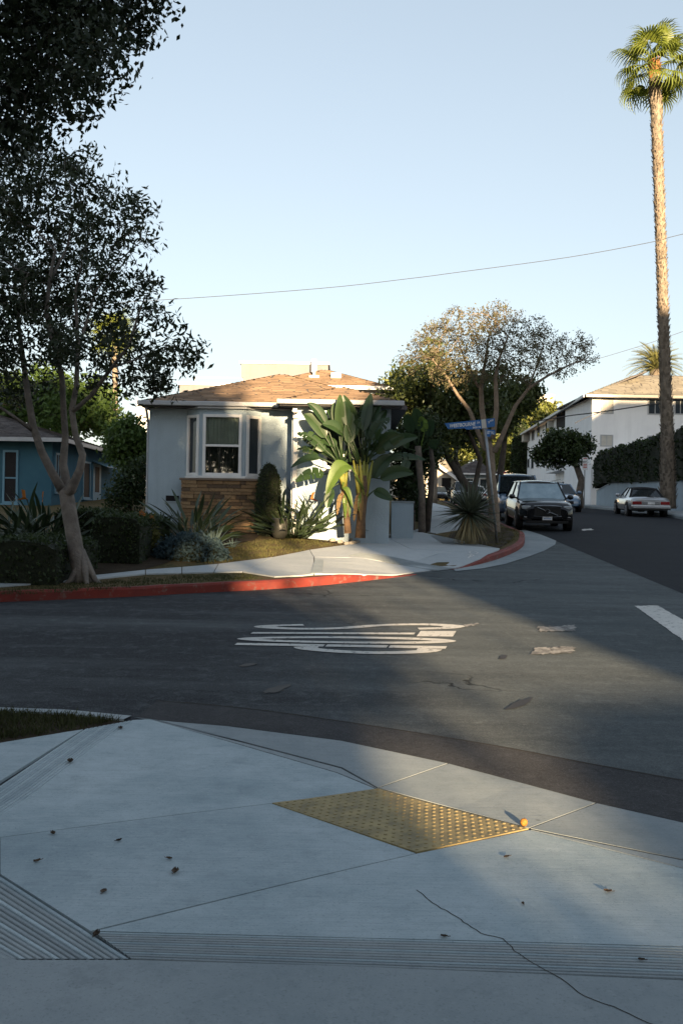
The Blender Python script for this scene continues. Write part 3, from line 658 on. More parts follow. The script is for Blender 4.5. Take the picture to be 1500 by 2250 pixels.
MB().grid(rows).build('curtain', M['curtain_dark'], bay, smooth=True)
MB().box(bb[0], bc[0], YB + .2, YB + .22, zs, zt - .11).build('interior', M['dark'], bay)
# stone base of the bay
sx0, sx1 = X(398, YB - .04, 1100), X(612, YB - .04, 1100)
sb = MB().box(sx0 + .02, sx1 - .02, YB - .03, YW, .6, zs - .12).build('stone_base', M['joint'], hs)
MB().box(sx0 - .04, sx1 + .04, YB - .13, YW - .01, zs - .118, zs - .062).build('coping', surf('coping_stone', (.20, .15, .11), bump=.4), sb, bevel=.01)
k = N('ledge_stone')
r_ = k.objrand(); c = k.mix(k.ramp(r_, 0, .8), (.27, .165, .085), (.40, .27, .15)); c = k.mix(k.math('GREATER_THAN', r_, .8), c, (.11, .08, .06)); c = k.mix(k.ramp(k.noise(9), .4, .7), c, (.20, .13, .075))
M['stone'] = k.bsdf(c, .9, .2, bump=k.bump(k.noise(22, 5), .8, .03))
um = MB().box(-.5, .5, -.5, .5, -.5, .5).mesh('stone', M['stone'])
bm = bmesh.new(); bm.from_mesh(um); bmesh.ops.bevel(bm, geom=bm.edges[:], offset=.06, segments=1, affect='EDGES'); bm.to_mesh(um); bm.free()
rnd = random.Random(5); z_ = .95; off = OFF[hs.name]
while z_ < zs - .13:
    hgt = min(rnd.choice([.055, .07, .075, .09, .11]), zs - .118 - z_); x_ = sx0
    while x_ < sx1 - .05:
        ln = min(rnd.uniform(.13, .5), sx1 - x_)
        if sx1 - x_ - ln < .1: ln = sx1 - x_
        dp = .1 + rnd.uniform(0, .045)
        if hgt > .025: inst('stone', um, sb, Matrix.Translation(Vector((x_ + ln / 2, YB + .02 - dp / 2, z_ + hgt / 2)) - off) @ Matrix.Diagonal((ln - .008, dp, hgt - .008, 1)))
        x_ += ln
    z_ += hgt
Mx = wmat((xl, YW), (xr, YW))
m = MB(); vx0, vx1, vz0, vz1 = X(365, YW, 1095) - xl, X(394, YW, 1095) - xl, Z(1101, YW, 380), Z(1089, YW, 380)
o = MB().box(vx0 - .03, vx1 + .03, -.03, .005, vz0 - .03, vz1 + .03, Mx).build('foundation_vent', M['stucco'], hs); MB().box(vx0, vx1, -.034, -.028, vz0, vz1, Mx).build('grille', M['dark'], o)
win(hs, wmat((xm, YP), (xr, YP)), X(711, YP) - xm, X(800, YP) - xm, Z(1030, YP, 720), Z(912, YP, 720), .08, 'trim', 'pane', vbars=(X(756, YP) - xm,), sill=True)
# vents on the roof are further back, on the rear house
xr1, xr0 = X(862, 36, 850), X(560, 36, 850); zre = Z(849, 36, 800); zrp = Z(811, 38.4, 708)
rh = thing('rear_house', 'taller rear house with brown hip roof behind the bungalow', 'house', ((xr0 + xr1) / 2, 36.5, 1.6))
MB().box(xr0 + .4, xr1 - .35, 36.4, 46, .8, zre - .05).build('wall', M['stucco'], rh)
hp = hip(xr0, xr1, 36, 47, zre, zrp - zre); roof(rh, hp, 'shingle', seed=8)
MB().box(xr0, xr1 + .03, 35.9, 35.998, zre - .12, zre + .01).build('gutter', M['trim'], rh)
for (px, py, kind) in ((690, 832, 0), (738, 826, 1), (690, 822, 2)):
    p = P(px, py, 37.3)
    if kind == 2: MB().tube([p - Vector((0, 0, .4)), p + Vector((0, 0, .5))], .05, 8).build('vent_pipe', M['trim'], rh)
    else: MB().box(p.x - .2, p.x + .2, p.y - .15, p.y + .15, p.z - .3, p.z + .12).build('roof_vent', M['gutter_paint'], rh, bevel=.03)
win(rh, wmat((xr0 + .4, 36.4), (xr1 - .35, 36.4)), X(826, 36.4) - xr0 - .4, X(843, 36.4) - xr0 - .4, zre - .6, zre - .2, .05)
# porch end wall
lw = thing('garden_wall', 'low white stucco wall standing beside the bungalow porch', 'wall', (X(883, 26.6), 26.6, 1.0))
gx0, gx1, gz = X(860, 26.6, 1130), X(908, 26.6, 1130), Z(1101, 26.6, 880)
MB().box(gx0, gx1, 26.6, 26.85, .5, gz - .05).build('panel', M['stucco'], lw); MB().box(gx0 - .0, gx1 + .02, 26.57, 26.88, gz - .048, gz).build('coping', M['slab_old'], lw)
# ------------------------------------------------------------------ blue house on the left
bx = X(115, 38); bz = Z(963, 37.5, 110); bh = thing('blue_house', 'blue stucco house with grey shingle roof behind the left tree', 'house', (bx - 5, 40, 1.5))
MB().box(bx - 18, bx, 38, 52, .8, bz - .05).build('wall', M['stucco_blue'], bh)
roof(bh, hip(bx - 18.6, bx + .55, 37.4, 52.6, bz, 2.3), 'shingle_grey', seed=4)
MB().box(bx - 18.6, bx + .6, 37.27, 37.39, bz - .14, bz + .01).box(bx + .56, bx + .68, 37.39, 52, bz - .14, bz + .01).build('gutter', M['gutter_paint'], bh)
Mf = wmat((bx - 18, 38), (bx, 38)); f = lambda px: X(px, 38) - (bx - 18)
win(bh, Mf, f(8), f(42), Z(1106, 38, 20), Z(989, 38, 20), .08, 'trim_blue', 'shade_pane', bars=(Z(1050, 38, 20),), sill=True)
win(bh, Mf, f(-90), f(-40), Z(1100, 38, 20), Z(995, 38, 20), .08, 'trim_blue', 'shade_pane')
Ms = wmat((bx, 38), (bx, 52)); g = lambda px: bx * F / (px - 750) - 38
win(bh, Ms, .35, 1.15, Z(1085, 38.6, 125), Z(995, 38.6, 125), .08, 'trim_blue', 'shade_pane', vbars=(.75,))
win(bh, Ms, g(180), g(196), Z(1095, 41.3, 188), Z(1010, 41.3, 188), .07, 'trim_blue', 'shade_pane', sill=True)
dr = MB().box(g(202), g(219), -.05, .01, Z(1122, 42.8, 210), Z(1015, 42.8, 210), Ms).build('door', M['trim_blue'], bh); MB().box(g(206), g(215), -.06, -.045, Z(1080, 42.8, 210), Z(1022, 42.8, 210), Ms).build('pane', M['shade_pane'], dr)
MB().add([Ms @ Vector(p) for p in [(g(200), 0, 3.85), (g(240), 0, 3.85), (g(240), -.7, 3.6), (g(200), -.7, 3.6), (g(200), 0, 3.8), (g(240), 0, 3.8), (g(240), -.7, 3.55), (g(200), -.7, 3.55)]], [(0, 1, 2, 3), (7, 6, 5, 4), (3, 2, 6, 7), (0, 3, 7, 4), (2, 1, 5, 6)]).build('awning', M['trim_blue'], bh, normals=True)
# ------------------------------------------------------------------ white blocks behind the bungalow
def block(name, label, px0, px1, py, Y, dep, mat, wins=(), cap=True, base=0.):
    x0, x1, zt_ = X(px0, Y, py), X(px1, Y, py), Z(py, Y, (px0 + px1) / 2); t = thing(name, label, 'building', ((x0 + x1) / 2, Y, st(0, Y)))
    MB().box(x0, x1, Y, Y + dep, base, zt_ - .15).build('wall', M[mat], t)
    if cap: MB().box(x0 - .1, x1 + .1, Y - .1, Y + dep + .1, zt_ - .148, zt_).build('parapet_cap', M['trim'], t)
    for a, b, c_, d in wins: win(t, wmat((x0, Y), (x1, Y)), X(a, Y) - x0, X(b, Y) - x0, Z(d, Y, a), Z(c_, Y, a), .07, 'trim')
    return t
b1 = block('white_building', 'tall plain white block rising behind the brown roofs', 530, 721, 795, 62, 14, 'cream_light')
p = P(690, 795, 61.5); MB().tube([p - Vector((0, 0, 1)), p + Vector((0, 0, .15))], .18, 8).build('flue', M['trim'], b1)
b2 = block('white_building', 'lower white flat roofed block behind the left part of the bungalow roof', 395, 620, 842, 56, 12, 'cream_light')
zt_ = Z(842, 56, 480); MB().box(X(424, 56), X(530, 56), 56.2, 56.25, zt_ + .32, zt_ + .36).box(X(424, 56), X(425.5, 56), 56.2, 56.25, zt_, zt_ + .36).box(X(528, 56), X(530, 56), 56.2, 56.25, zt_, zt_ + .36).build('railing', M['gutter_paint'], b2)
b3 = block('cream_building', 'pale building glimpsed between the two houses on the left', 300, 330, 880, 60, 10, 'stucco_white', base=.5)
block('cream_tower', 'tall cream building catching sun beyond the end of the street', 1098, 1216, 866, 150, 20, 'stucco_cream', [(1110, 1118, 880, 900), (1130, 1138, 880, 900), (1150, 1158, 880, 900), (1110, 1118, 920, 940), (1130, 1138, 920, 940)])
# ------------------------------------------------------------------ apartment building on the right
ax, ay = 18.7, 75.; aw = .0503; yb = 110.5; g0 = st(0, 75) + .15
az = Z(869, 75, 1296); apt = thing('apartment_building', 'long white two storey apartment building over open garages on the right', 'building', (ax + 8, ay + 6, g0))
side0, side1 = (ax + aw * (yb - ay), yb), (ax, ay); Ma = wmat(side0, side1); LA = (Vector(side1) - Vector(side0)).length
zg = Z(1049, 76, 1290)
Mi = Ma
MB().box(0, LA - .02, 0, .4, zg, az - .1, Ma).box(0, LA - 1.2, .4, 9, zg, az - .1, Ma).build('side_wall', M['stucco_white'], apt)
MB().box(LA - .001, LA, 0, .02, g0 - .5, zg, Ma).box(0, LA, 5, 5.2, g0 - 1, zg, Ma).build('garage_back', M['soffit'], apt)
for i in range(9): MB().box(LA * i / 8 - .15, LA * i / 8 + .15, .02, .4, g0 - .5, zg, Ma).build('pillar', M['stucco_white'], apt)
MB().box(LA * .62, LA + .02, -.035, .0, zg + .95, zg + 1.0, Ma).box(0, LA * .62, -.03, .0, zg + .25, zg + .3, Ma).build('belt_course', M['gutter_paint'], apt)
MB().box(ax + .003, ax + 24, ay - .003, ay + 9, g0 - .5, az - .1).build('end_wall', M['stucco_white'], apt)
roof(apt, hip(ax - .65, ax + 25, ay - .7, ay + 9.6, az, 2.25), 'shingle_tan', wid=.6, dt=.3, seed=9)
e = lambda x_, y_, z__: tuple(Ma @ Vector((x_, y_, z__)))
roof(apt, [[e(-.6, -.65, az), e(LA - 2, -.65, az), e(LA - 2, 4.5, az + 2.2), e(4.5, 4.5, az + 2.2)], [e(-.6, 9.5, az), e(-.6, -.65, az), e(4.5, 4.5, az + 2.2)]], 'shingle_tan', 'side_roof', wid=.6, dt=.3, seed=10)
MB().box(-.6, LA + .6, -.78, -.66, az - .2, az + .0, Ma).build('gutter', M['gutter_paint'], apt); MB().box(ax - .65, ax + 25, ay - .83, ay - .71, az - .2, az).build('gutter', M['stucco_cream'], apt)
sp = lambda px: LA - (32700. / (px - 860) - 75) * math.sqrt(1 + aw * aw)
def aw_win(px, y0, y1, wpx, pane='pane', bars=()):
    s = sp(px); Y_ = 32700. / (px - 860); wd = wpx * Y_ / F * 5.5; return win(apt, Ma, s - wd / 2, s + wd / 2, Z(y1, Y_, px), Z(y0, Y_, px), .07, 'gutter_paint', pane)
for px, y0, y1, wpx in ((1279, 883, 913, 8), (1263, 893, 916, 8), (1253, 899, 920, 8), (1200, 927, 952, 9), (1180, 938, 960, 7), (1168, 945, 968, 7), (1159, 950, 970, 6), (1168, 1006, 1030, 7), (1159, 1008, 1028, 6), (1180, 1000, 1027, 7), (1196, 994, 1022, 9)): aw_win(px, y0, y1, wpx)
s0, s1 = sp(1219), sp(1247); MB().box(s0, s1, -.03, .02, Z(945, 88, 1230), Z(905, 88, 1230), Ma).build('balcony_recess', M['dark'], apt)
MB().box(s0 - .1, s1 + .1, -.9, 0, Z(951, 88, 1230), Z(947, 88, 1230), Ma).build('balcony_floor', M['stucco_white'], apt)
bl = MB().box(s0 - .1, s1 + .1, -.9, 0, Z(1038, 88, 1232), Z(1033, 88, 1232), Ma).build('balcony', M['stucco_white'], apt)
MB().box(s0, s1, -.03, .02, Z(1033, 88, 1230), Z(1012, 88, 1230), Ma).build('opening', M['dark'], bl)
for i in range(14):
    x_ = s0 + (s1 - s0) * i / 13; MB().box(x_ - .02, x_ + .02, -.88, -.84, Z(1033, 88, 1232) + .002, Z(1014, 88, 1232), Ma).build('baluster', M['gutter_paint'], bl)
s_ = sp(1211); MB().box(s_ - .35, s_ + .35, -.5, .0, Z(938, 92, 1211), Z(922, 92, 1211), Ma).build('air_conditioner', M['blind'], apt, bevel=.03)
s_ = sp(1157); MB().box(s_ - .9, s_ + .7, -.6, .0, Z(969, 109, 1157), Z(950, 109, 1157), Ma).build('wall_panel', M['stucco_cream'], apt)
Me = wmat((ax, ay), (ax + 24, ay)); ee = lambda px: X(px, ay) - ax
for a, b, c_, d, pn in ((1318, 1345, 874, 909, 'blind'), (1317, 1345, 955, 981, 'blind'), (1420, 1452, 876, 911, 'pane'), (1420, 1452, 957, 985, 'pane'), (1478, 1505, 876, 911, 'pane')):
    win(apt, Me, ee(a), ee(b), Z(d, ay, a), Z(c_, ay, a), .08, 'gutter_paint', pn, vbars=((ee(a) + ee(b)) / 2,))
MB().box(ax + .25, ax + 1.2, ay - 2.2, ay - .01, Z(1051, 74, 1310), Z(1016, 74, 1310)).build('stair_box', M['stucco_cream'], apt); MB().box(ax + .35, ax + .6, ay - 2.1, ay - 1.85, g0 - .3, Z(1051, 74, 1310)).build('stair_post', M['stucco_cream'], apt)
MB().box(ax + 1.0, ax + 4.2, ay - 1.6, ay - .01, Z(984, 74, 1330) - .1, Z(984, 74, 1330)).build('entry_canopy', M['gutter_paint'], apt)
# ------------------------------------------------------------------ houses at the end of the street
fg = st(0, 110) + .15
hx0, hx1 = X(905, 112), X(1000, 112); hxm = X(950, 112); zw = Z(1047, 112, 970); zp_ = Z(1012, 112, 950)
fh = thing('gable_house', 'cream gabled house in sun at the end of the street', 'house', (hxm, 114, fg))
MB().box(hx0, hx1, 112, 126, fg - .3, zw).build('wall', M['stucco_cream'], fh)
MB().add([(hx0, 112, zw), (hx1, 112, zw), (hxm, 112, zp_), (hx0, 112.2, zw), (hx1, 112.2, zw), (hxm, 112.2, zp_)], [(0, 1, 2), (5, 4, 3)]).build('gable', M['stucco_cream'], fh)
sl = (zp_ - zw) / (hx1 - hxm)
roof(fh, [[(hx1 + .8, 126, zw - .8 * sl), (hx1 + .8, 111.2, zw - .8 * sl), (hxm, 111.2, zp_), (hxm, 126, zp_)], [(hx0 - .8, 111.2, zw - .8 * sl), (hx0 - .8, 126, zw - .8 * sl), (hxm, 126, zp_), (hxm, 111.2, zp_)]], 'shingle_tan', wid=.8, dt=.4, thick=.2)
MB().add([(hx1 + .85, 111.1, zw - .85 * sl), (hxm, 111.1, zp_ + .05), (hxm, 111.1, zp_ - .35), (hx1 + .85, 111.1, zw - .85 * sl - .4), (hx1 + .85, 111.19, zw - .85 * sl), (hxm, 111.19, zp_ + .05), (hxm, 111.19, zp_ - .35), (hx1 + .85, 111.19, zw - .85 * sl - .4)], [(0, 1, 2, 3), (7, 6, 5, 4), (0, 4, 5, 1), (3, 2, 6, 7)]).build('barge_board', M['trim'], fh, normals=True)
Mh = wmat((hx0, 112), (hx1, 112)); q = lambda px: X(px, 112) - hx0
win(fh, Mh, q(953), q(960), fg + .9, zw - .3, .1); win(fh, Mh, q(938), q(946), fg + .9, zw - .3, .1)
o = MB().box(q(971), q(991), -.06, .01, fg, zw - .15, Mh).build('porch_opening', M['dark'], fh)
roof(fh, hip(hx0 - 2, hx1 + 2.4, 120, 138, Z(1040, 120, 970), 3.2), 'shingle_tan', 'main_roof', wid=.9, dt=.45)
MB().box(hx0 - 1.5, hx1 + 1.9, 120.5, 137, fg - .3, Z(1040, 120, 970) - .1).build('main_wall', M['stucco_cream'], fh)
kx0, kx1 = X(1008, 110), X(1096, 110); kz = Z(1040, 110, 1050)
dh = thing('dark_roofed_house', 'low shaded house with dark roof behind the black parked car', 'house', ((kx0 + kx1) / 2, 114, fg))
MB().box(kx0 + .4, kx1 - .4, 111, 124, fg - .3, kz).build('wall', M['stucco'], dh); roof(dh, hip(kx0, kx1, 110.2, 125, kz, 1.6), 'shingle_grey', wid=.8, dt=.4)
MB().box(kx0, kx1, 110.08, 110.19, kz - .15, kz + .02).build('gutter', M['trim'], dh)
Mk = wmat((kx0 + .4, 111), (kx1 - .4, 111))
for a in (.5, 2.0, 3.3): win(dh, Mk, a, a + .9, fg + .9, kz - .5, .1)
# retaining wall on the right
fx = lambda y, o: 15.2 + .05 * (y - 46) + o
rw = thing('retaining_wall', 'pale stucco retaining wall below the tall clipped hedge', 'wall', (fx(58, 1.8), 58, st(0, 58)))
rows = []
for i in range(10):
    y = 46 + i * 2.8; z0, z1 = st(0, y) - .3, st(0, y) + (1.75 if y < 66 else 1.75 - .12 * (y - 66)); rows.append([(fx(y, 1.72), y, z0), (fx(y, 1.72), y, z1), (fx(y, 1.98), y, z1), (fx(y, 1.98), y, z0)])
MB().grid(rows).build('panel', M['stucco'], rw)
MB().grid([[(r[1][0] - .03, r[1][1], r[1][2] + .003), (r[1][0] - .03, r[1][1], r[1][2] + .07), (r[2][0] + .03, r[2][1], r[2][2] + .07), (r[2][0] + .03, r[2][1], r[2][2] + .003)] for r in rows]).build('coping', M['slab_old'], rw)
# edging stones of the bed
M['pale_stone'] = surf('pale_stone', (.33, .30, .25), (.27, .24, .2), 9, .85, .2, 0, .5, 40, obj=.15)
def rock_mesh(seed):
    rnd = random.Random(seed); bm = bmesh.new(); bmesh.ops.create_icosphere(bm, subdivisions=2, radius=.5)
    for v in bm.verts: v.co *= rnd.uniform(.82, 1.1); v.co.z = max(-.3, min(.36, v.co.z)); v.co.x = max(-.42, min(.42, v.co.x))
    me = bpy.data.meshes.new('rock'); bm.to_mesh(me); bm.free(); me.materials.append(M['pale_stone']); return me
rks = [rock_mesh(i) for i in range(3)]
eb = thing('bed_edging', 'row of small pale edging blocks along the planting bed by the sidewalk', 'edging', tuple(G(800, 1192, h_lot)))
for i in range(17):
    t = i / 16; p = G(742 + (853 - 742) * t if t > .2 else 765 - (.2 - t) * 250, (1198 - 19 * (t - .2) / .8) if t > .2 else 1198 - (.2 - t) * 60, h_lot)
    inst('block', rks[i % 3], eb, Matrix.Translation(p + Vector((0, .05, .03)) - OFF[eb.name]) @ Matrix.Rotation(.5 + .3 * math.sin(i * 7), 4, 'Z') @ Matrix.Diagonal((.2, .13, .13, 1)))
for px, py, s, lb in ((725, 1184, .2, 'squarish pale rock beside the barrel cactus'), (771, 1191, .2, 'flat pale rock in front of the palm trunks')):
    p = G(px, py, h_lot); o = bpy.data.objects.new('rock', rks[1 if s > .2 else 0]); col.objects.link(o); o.location = p + Vector((0, 0, .05)); o.scale = (s, s, s * .9); tag(o, lb, 'rock')
# ================================================================== VEGETATION
rng = np.random.default_rng(11)
def unit(a): return a / np.maximum(np.linalg.norm(a, axis=1, keepdims=True), 1e-9)
def leaf_quads(C, size, aspect=.42, up=0., dirs=None, jit=.35, r=None):
    r = r or rng; n = len(C); d = r.normal(size=(n, 3)) if dirs is None else dirs + r.normal(size=(n, 3)) * jit
    d[:, 2] += up; d = unit(d); e = unit(np.cross(d, r.normal(size=(n, 3)))); nn = np.cross(d, e)
    L = (size * r.uniform(.65, 1.3, n))[:, None]; W = L * aspect * .5
    mid = C - d * L * .04 - nn * L * .06
    return np.stack([C - d * L * .5, mid + e * W, C + d * L * .5, mid - e * W], 1).reshape(-1, 3)
def blob_pts(blobs, n, shell=.0, r=None):                      # blobs: (Vector centre, (rx, ry, rz))
    r = r or rng; vol = np.array([b[1][0] * b[1][1] * b[1][2] for b in blobs]) ** .8; cnt = (n * vol / vol.sum()).astype(int) + 1; out = []
    for (c_, rr), m in zip(blobs, cnt):
        d = unit(r.normal(size=(m, 3))); rad = r.uniform(shell ** 3, 1, m) ** (1 / 3.)
        bump = 1 + .22 * np.sin(d[:, :1] * 5 + c_[0]) * np.sin(d[:, 1:2] * 6 + c_[2]) + .12 * np.sin(d[:, 2:] * 11 + c_[1] * 3)
        out.append(np.array(c_) + d * rad[:, None] * bump * np.array(rr))
    return np.concatenate(out)
def pxblobs(L, Y, depth=1., dy=0.):
    out = []
    for i, b in enumerate(L):
        px, py, r_ = b[:3]; yy = Y + (b[3] if len(b) > 3 else random.uniform(-dy, dy)); s = r_ * yy / F; out.append((P(px, py, yy), (s, s * depth, s)))
    return out
def clump(pts, k_, spread):                                    # gather points into clumps so that light and dark tufts show
    c_ = pts[rng.integers(0, len(pts), max(4, len(pts) // k_))]; idx = rng.integers(0, len(c_), len(pts)); return c_[idx] + np.clip(rng.normal(size=pts.shape), -1.8, 1.8) * spread
def colonize(nodes, par, A, step, di, dk, iters=160, trop=0.):
    Np = [np.array(p, float) for p in nodes]; par = list(par); A = np.array(A); near = np.zeros(len(A), int); nd = np.full(len(A), 1e9); alive = np.ones(len(A), bool)
    def upd(i0):
        B = np.array(Np[i0:]); D = np.linalg.norm(A[:, None] - B[None], axis=2); j = D.argmin(1); m = D[np.arange(len(A)), j]; ok = m < nd
        nd[ok] = m[ok]; near[ok] = j[ok] + i0
    upd(0); tried = {}
    for _ in range(iters):
        act = alive & (nd < di)
        if not act.any(): break
        ids = np.unique(near[act]); i0 = len(Np)
        for i in ids:
            if tried.get(i, 0) > 2: continue
            v = unit(A[act & (near == i)] - Np[i]).sum(0); v[2] += trop; v = v + rng.normal(size=3) * .25 * np.linalg.norm(v); l = np.linalg.norm(v)
            if l < 1e-6: continue
            tried[i] = tried.get(i, 0) + 1; Np.append(Np[i] + v / l * step); par.append(i)
        if len(Np) == i0: break
        upd(i0); alive &= nd > dk
    return np.array(Np), par
def skeleton(parent, pos, par, tip, forced, mat, name='trunk', expo=2.4, minseg=3):
    n = len(pos); ch = [[] for _ in range(n)]
    for i, p in enumerate(par):
        if p >= 0: ch[p].append(i)
    rad = np.zeros(n); order = []; stack = [i for i, p in enumerate(par) if p < 0]
    while stack: i = stack.pop(); order.append(i); stack += ch[i]
    for i in reversed(order):
        rad[i] = tip if not ch[i] else (sum(rad[c_] ** expo for c_ in ch[i])) ** (1 / expo)
    for i, r_ in forced.items(): rad[i] = r_
    for i in order:
        if par[i] >= 0: rad[i] = min(rad[i], rad[par[i]])
    m = MB()
    starts = [(i, None) for i, p in enumerate(par) if p < 0]
    while starts:
        i, pr = starts.pop(); chain = ([pr] if pr is not None else []) + [i]
        while ch[chain[-1]]:
            cs = sorted(ch[chain[-1]], key=lambda c_: -rad[c_])
            for c_ in cs[1:]: starts.append((c_, chain[-1]))
            chain.append(cs[0])
        if len(chain) < 2: continue
        rr = [rad[c_] for c_ in chain]
        if pr is not None: rr[0] = min(rr[0], rr[1] * 1.15)
        m.tube([pos[c_] for c_ in chain], rr, 9 if rr[0] > .06 else (5 if rr[0] > .015 else minseg), cap=True)
    return m.build(name, mat, parent, smooth=True), rad, ch
def limbs(L):                                                  # L: list of (start index key, [(point, radius)...])
    nodes, par, forced, key = [], [], {}, {}
    for name, frm, pts in L:
        prev = -1 if frm is None else min(range(len(nodes)), key=lambda j: (Vector(nodes[j]) - Vector(pts[0][0])).length)
        pl = pts if frm is None else pts
        for a in range(len(pl)):
            p, r_ = pl[a]; p = Vector(p)
            if prev >= 0:
                q = Vector(nodes[prev]); k_ = max(1, int((p - q).length / .22)); r0 = forced.get(prev, r_)
                if frm is not None and a == 0: r0 = r_
                for b in range(1, k_ + 1): nodes.append(q.lerp(p, b / k_)); par.append(prev if b == 1 else len(nodes) - 2); forced[len(nodes) - 1] = r0 + (r_ - r0) * b / k_
            else: nodes.append(p); par.append(-1); forced[0 if not nodes[1:] else len(nodes) - 1] = r_
            prev = len(nodes) - 1
    return nodes, par, forced
M['bark'] = surf('grey_bark', (.20, .165, .135), (.12, .10, .085), 7, .9, .2, 0, .9, 30, .03)
M['bark_tree'] = surf('smooth_grey_bark', (.24, .21, .185), (.15, .13, .115), 6, .9, .2, 0, .9, 22, .03)
M['bark_dark'] = surf('dark_bark', (.10, .08, .065), (.06, .05, .042), 7, .9, .2, 0, .9, 30, .03)
M['bark_pale'] = surf('pale_bark', (.26, .20, .15), (.18, .14, .105), 7, .9, .2, 0, .8, 30, .03)
M['leaf_olive'] = leafmat('olive_leaf', (.016, .026, .011), (.036, .052, .02), .2)
M['leaf_ficus'] = leafmat('ficus_leaf', (.016, .026, .012), (.028, .042, .018), .2)
M['leaf_dark'] = leafmat('dark_leaf', (.016, .030, .010), (.040, .062, .017), .25)
M['leaf_mix'] = leafmat('mixed_leaf', (.03, .048, .014), (.085, .105, .028), .3)
M['leaf_mid'] = leafmat('mid_leaf', (.04, .075, .018), (.085, .14, .03), .35)
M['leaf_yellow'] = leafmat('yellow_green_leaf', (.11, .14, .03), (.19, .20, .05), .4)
M['leaf_twig'] = leafmat('sparse_leaf', (.13, .10, .06), (.10, .105, .045), .3, .6)
M['hedge_core'] = surf('hedge_core', (.016, .020, .010), rough=.95, bump=.6, bscale=12, bd=.06)
# --- left street tree
def pt(px, py, Y, r_): return (P(px, py, Y), r_)
tb = G(182, 1277, h_lot); TY = tb.y
tree = thing('street_tree', 'leaning multi trunk street tree on the verge at left', 'tree', tuple(tb))
L = [('t', None, [((tb.x, tb.y, tb.z - .1), .165), pt(178, 1262, TY, 0.1394), pt(168, 1210, TY, 0.1224), pt(157, 1150, TY, 0.1190), pt(150, 1108, TY, 0.1258), pt(146, 1082, TY, 0.1156)]),
     ('a', 't', [pt(138, 1078, TY, 0.0884), pt(116, 1040, TY - .1, 0.0680), pt(92, 992, TY - .2, 0.0612), pt(73, 935, TY - .3, 0.0578), pt(62, 870, TY - .3, 0.0510), pt(53, 800, TY - .3, 0.0408), pt(40, 700, TY - .5, 0.0272), pt(60, 600, TY - .6, 0.0204)]),
     ('a2', 'a', [pt(70, 945, TY - .3, 0.0340), pt(30, 915, TY - .6, 0.0272), pt(-10, 888, TY - .9, 0.0204), pt(-70, 820, TY - 1, 0.0136)]),
     ('b', 't', [pt(148, 1072, TY + .1, 0.0816), pt(139, 1020, TY + .15, 0.0646), pt(144, 960, TY + .2, 0.0544), pt(140, 900, TY + .3, 0.0490), pt(137, 830, TY + .3, 0.0449), pt(124, 775, TY + .2, 0.0408), pt(102, 690, TY + .1, 0.0374), pt(110, 610, TY, 0.0306), pt(122, 550, TY, 0.0238), pt(88, 515, TY, 0.0170)]),
     ('b2', 'b', [pt(110, 620, TY, 0.0272), pt(150, 540, TY + .4, 0.0204), pt(160, 470, TY + .6, 0.0136), pt(190, 400, TY + .8, 0.0082)]),
     ('c', 't', [pt(156, 1078, TY - .1, 0.0782), pt(176, 1032, TY - .2, 0.0646), pt(182, 1000, TY - .2, 0.0578), pt(166, 955, TY - .2, 0.0510), pt(158, 900, TY - .2, 0.0476), pt(168, 850, TY - .1, 0.0408), pt(172, 760, TY, 0.0340), pt(166, 640, TY + .1, 0.0204), pt(180, 580, TY + .1, 0.0136)]),
     ('d', 'c', [pt(160, 905, TY - .2, 0.0408), pt(200, 870, TY - .5, 0.0340), pt(246, 808, TY - .8, 0.0286), pt(285, 758, TY - 1, 0.0238), pt(300, 705, TY - 1.1, 0.0170), pt(318, 655, TY - 1.2, 0.0102)]),
     ('e', 'd', [pt(246, 808, TY - .8, 0.0204), pt(300, 790, TY - .6, 0.0150), pt(360, 770, TY - .4, 0.0082)]),
     ('f', 'c', [pt(172, 770, TY, 0.0238), pt(210, 640, TY + .3, 0.0170), pt(260, 575, TY + .4, 0.0122), pt(310, 530, TY + .5, 0.0068)])]
nodes, par, forced = limbs(L)
cb = pxblobs([(55, 480, 105), (170, 440, 80), (245, 420, 50), (110, 600, 120), (235, 560, 85), (315, 490, 45), (350, 545, 22), (60, 730, 100), (185, 700, 100), (300, 650, 70), (345, 745, 70), (405, 765, 42), (335, 835, 45), (-70, 620, 140), (10, 390, 80), (110, 350, 55), (195, 335, 32), (250, 780, 70), (-60, 800, 90), (30, 850, 50), (300, 470, 35)], TY, 1.25, 1.1)
cb += pxblobs([(385, 790, 45), (360, 850, 32), (300, 860, 32), (430, 770, 26), (390, 720, 30), (230, 830, 45)], TY, 1.2, .8)
A = blob_pts(cb, 2500); pos, par = colonize(nodes, par, A, .17, 1.6, .22)
o, rad, ch = skeleton(tree, pos, par, .0035, forced, M['bark_tree'])
tw = pos[[i for i in range(len(pos)) if rad[i] < .011]]
cl_ = tw[rng.integers(0, len(tw), 1050)]; C = cl_[rng.integers(0, len(cl_), 18500)] + np.clip(rng.normal(size=(18500, 3)), -1.7, 1.7) * .12
link('crown', qmesh('crown', leaf_quads(C, .125, .34, -.25) - np.array(tb), M['leaf_olive']), tree)
# roots
for i, (dx, dy) in enumerate(((.35, -.1), (.16, -.28), (-.25, -.2))): MB().tube([tb + Vector((-.02, 0, .5)), tb + Vector((dx * .3, dy * .3, .2)), tb + Vector((dx * .62, dy * .62, .02)), tb + Vector((dx * 1.1, dy * 1.1, -.08))], [.045, .065, .045, .02], 9).build('root', M['bark_tree'], tree, smooth=True)
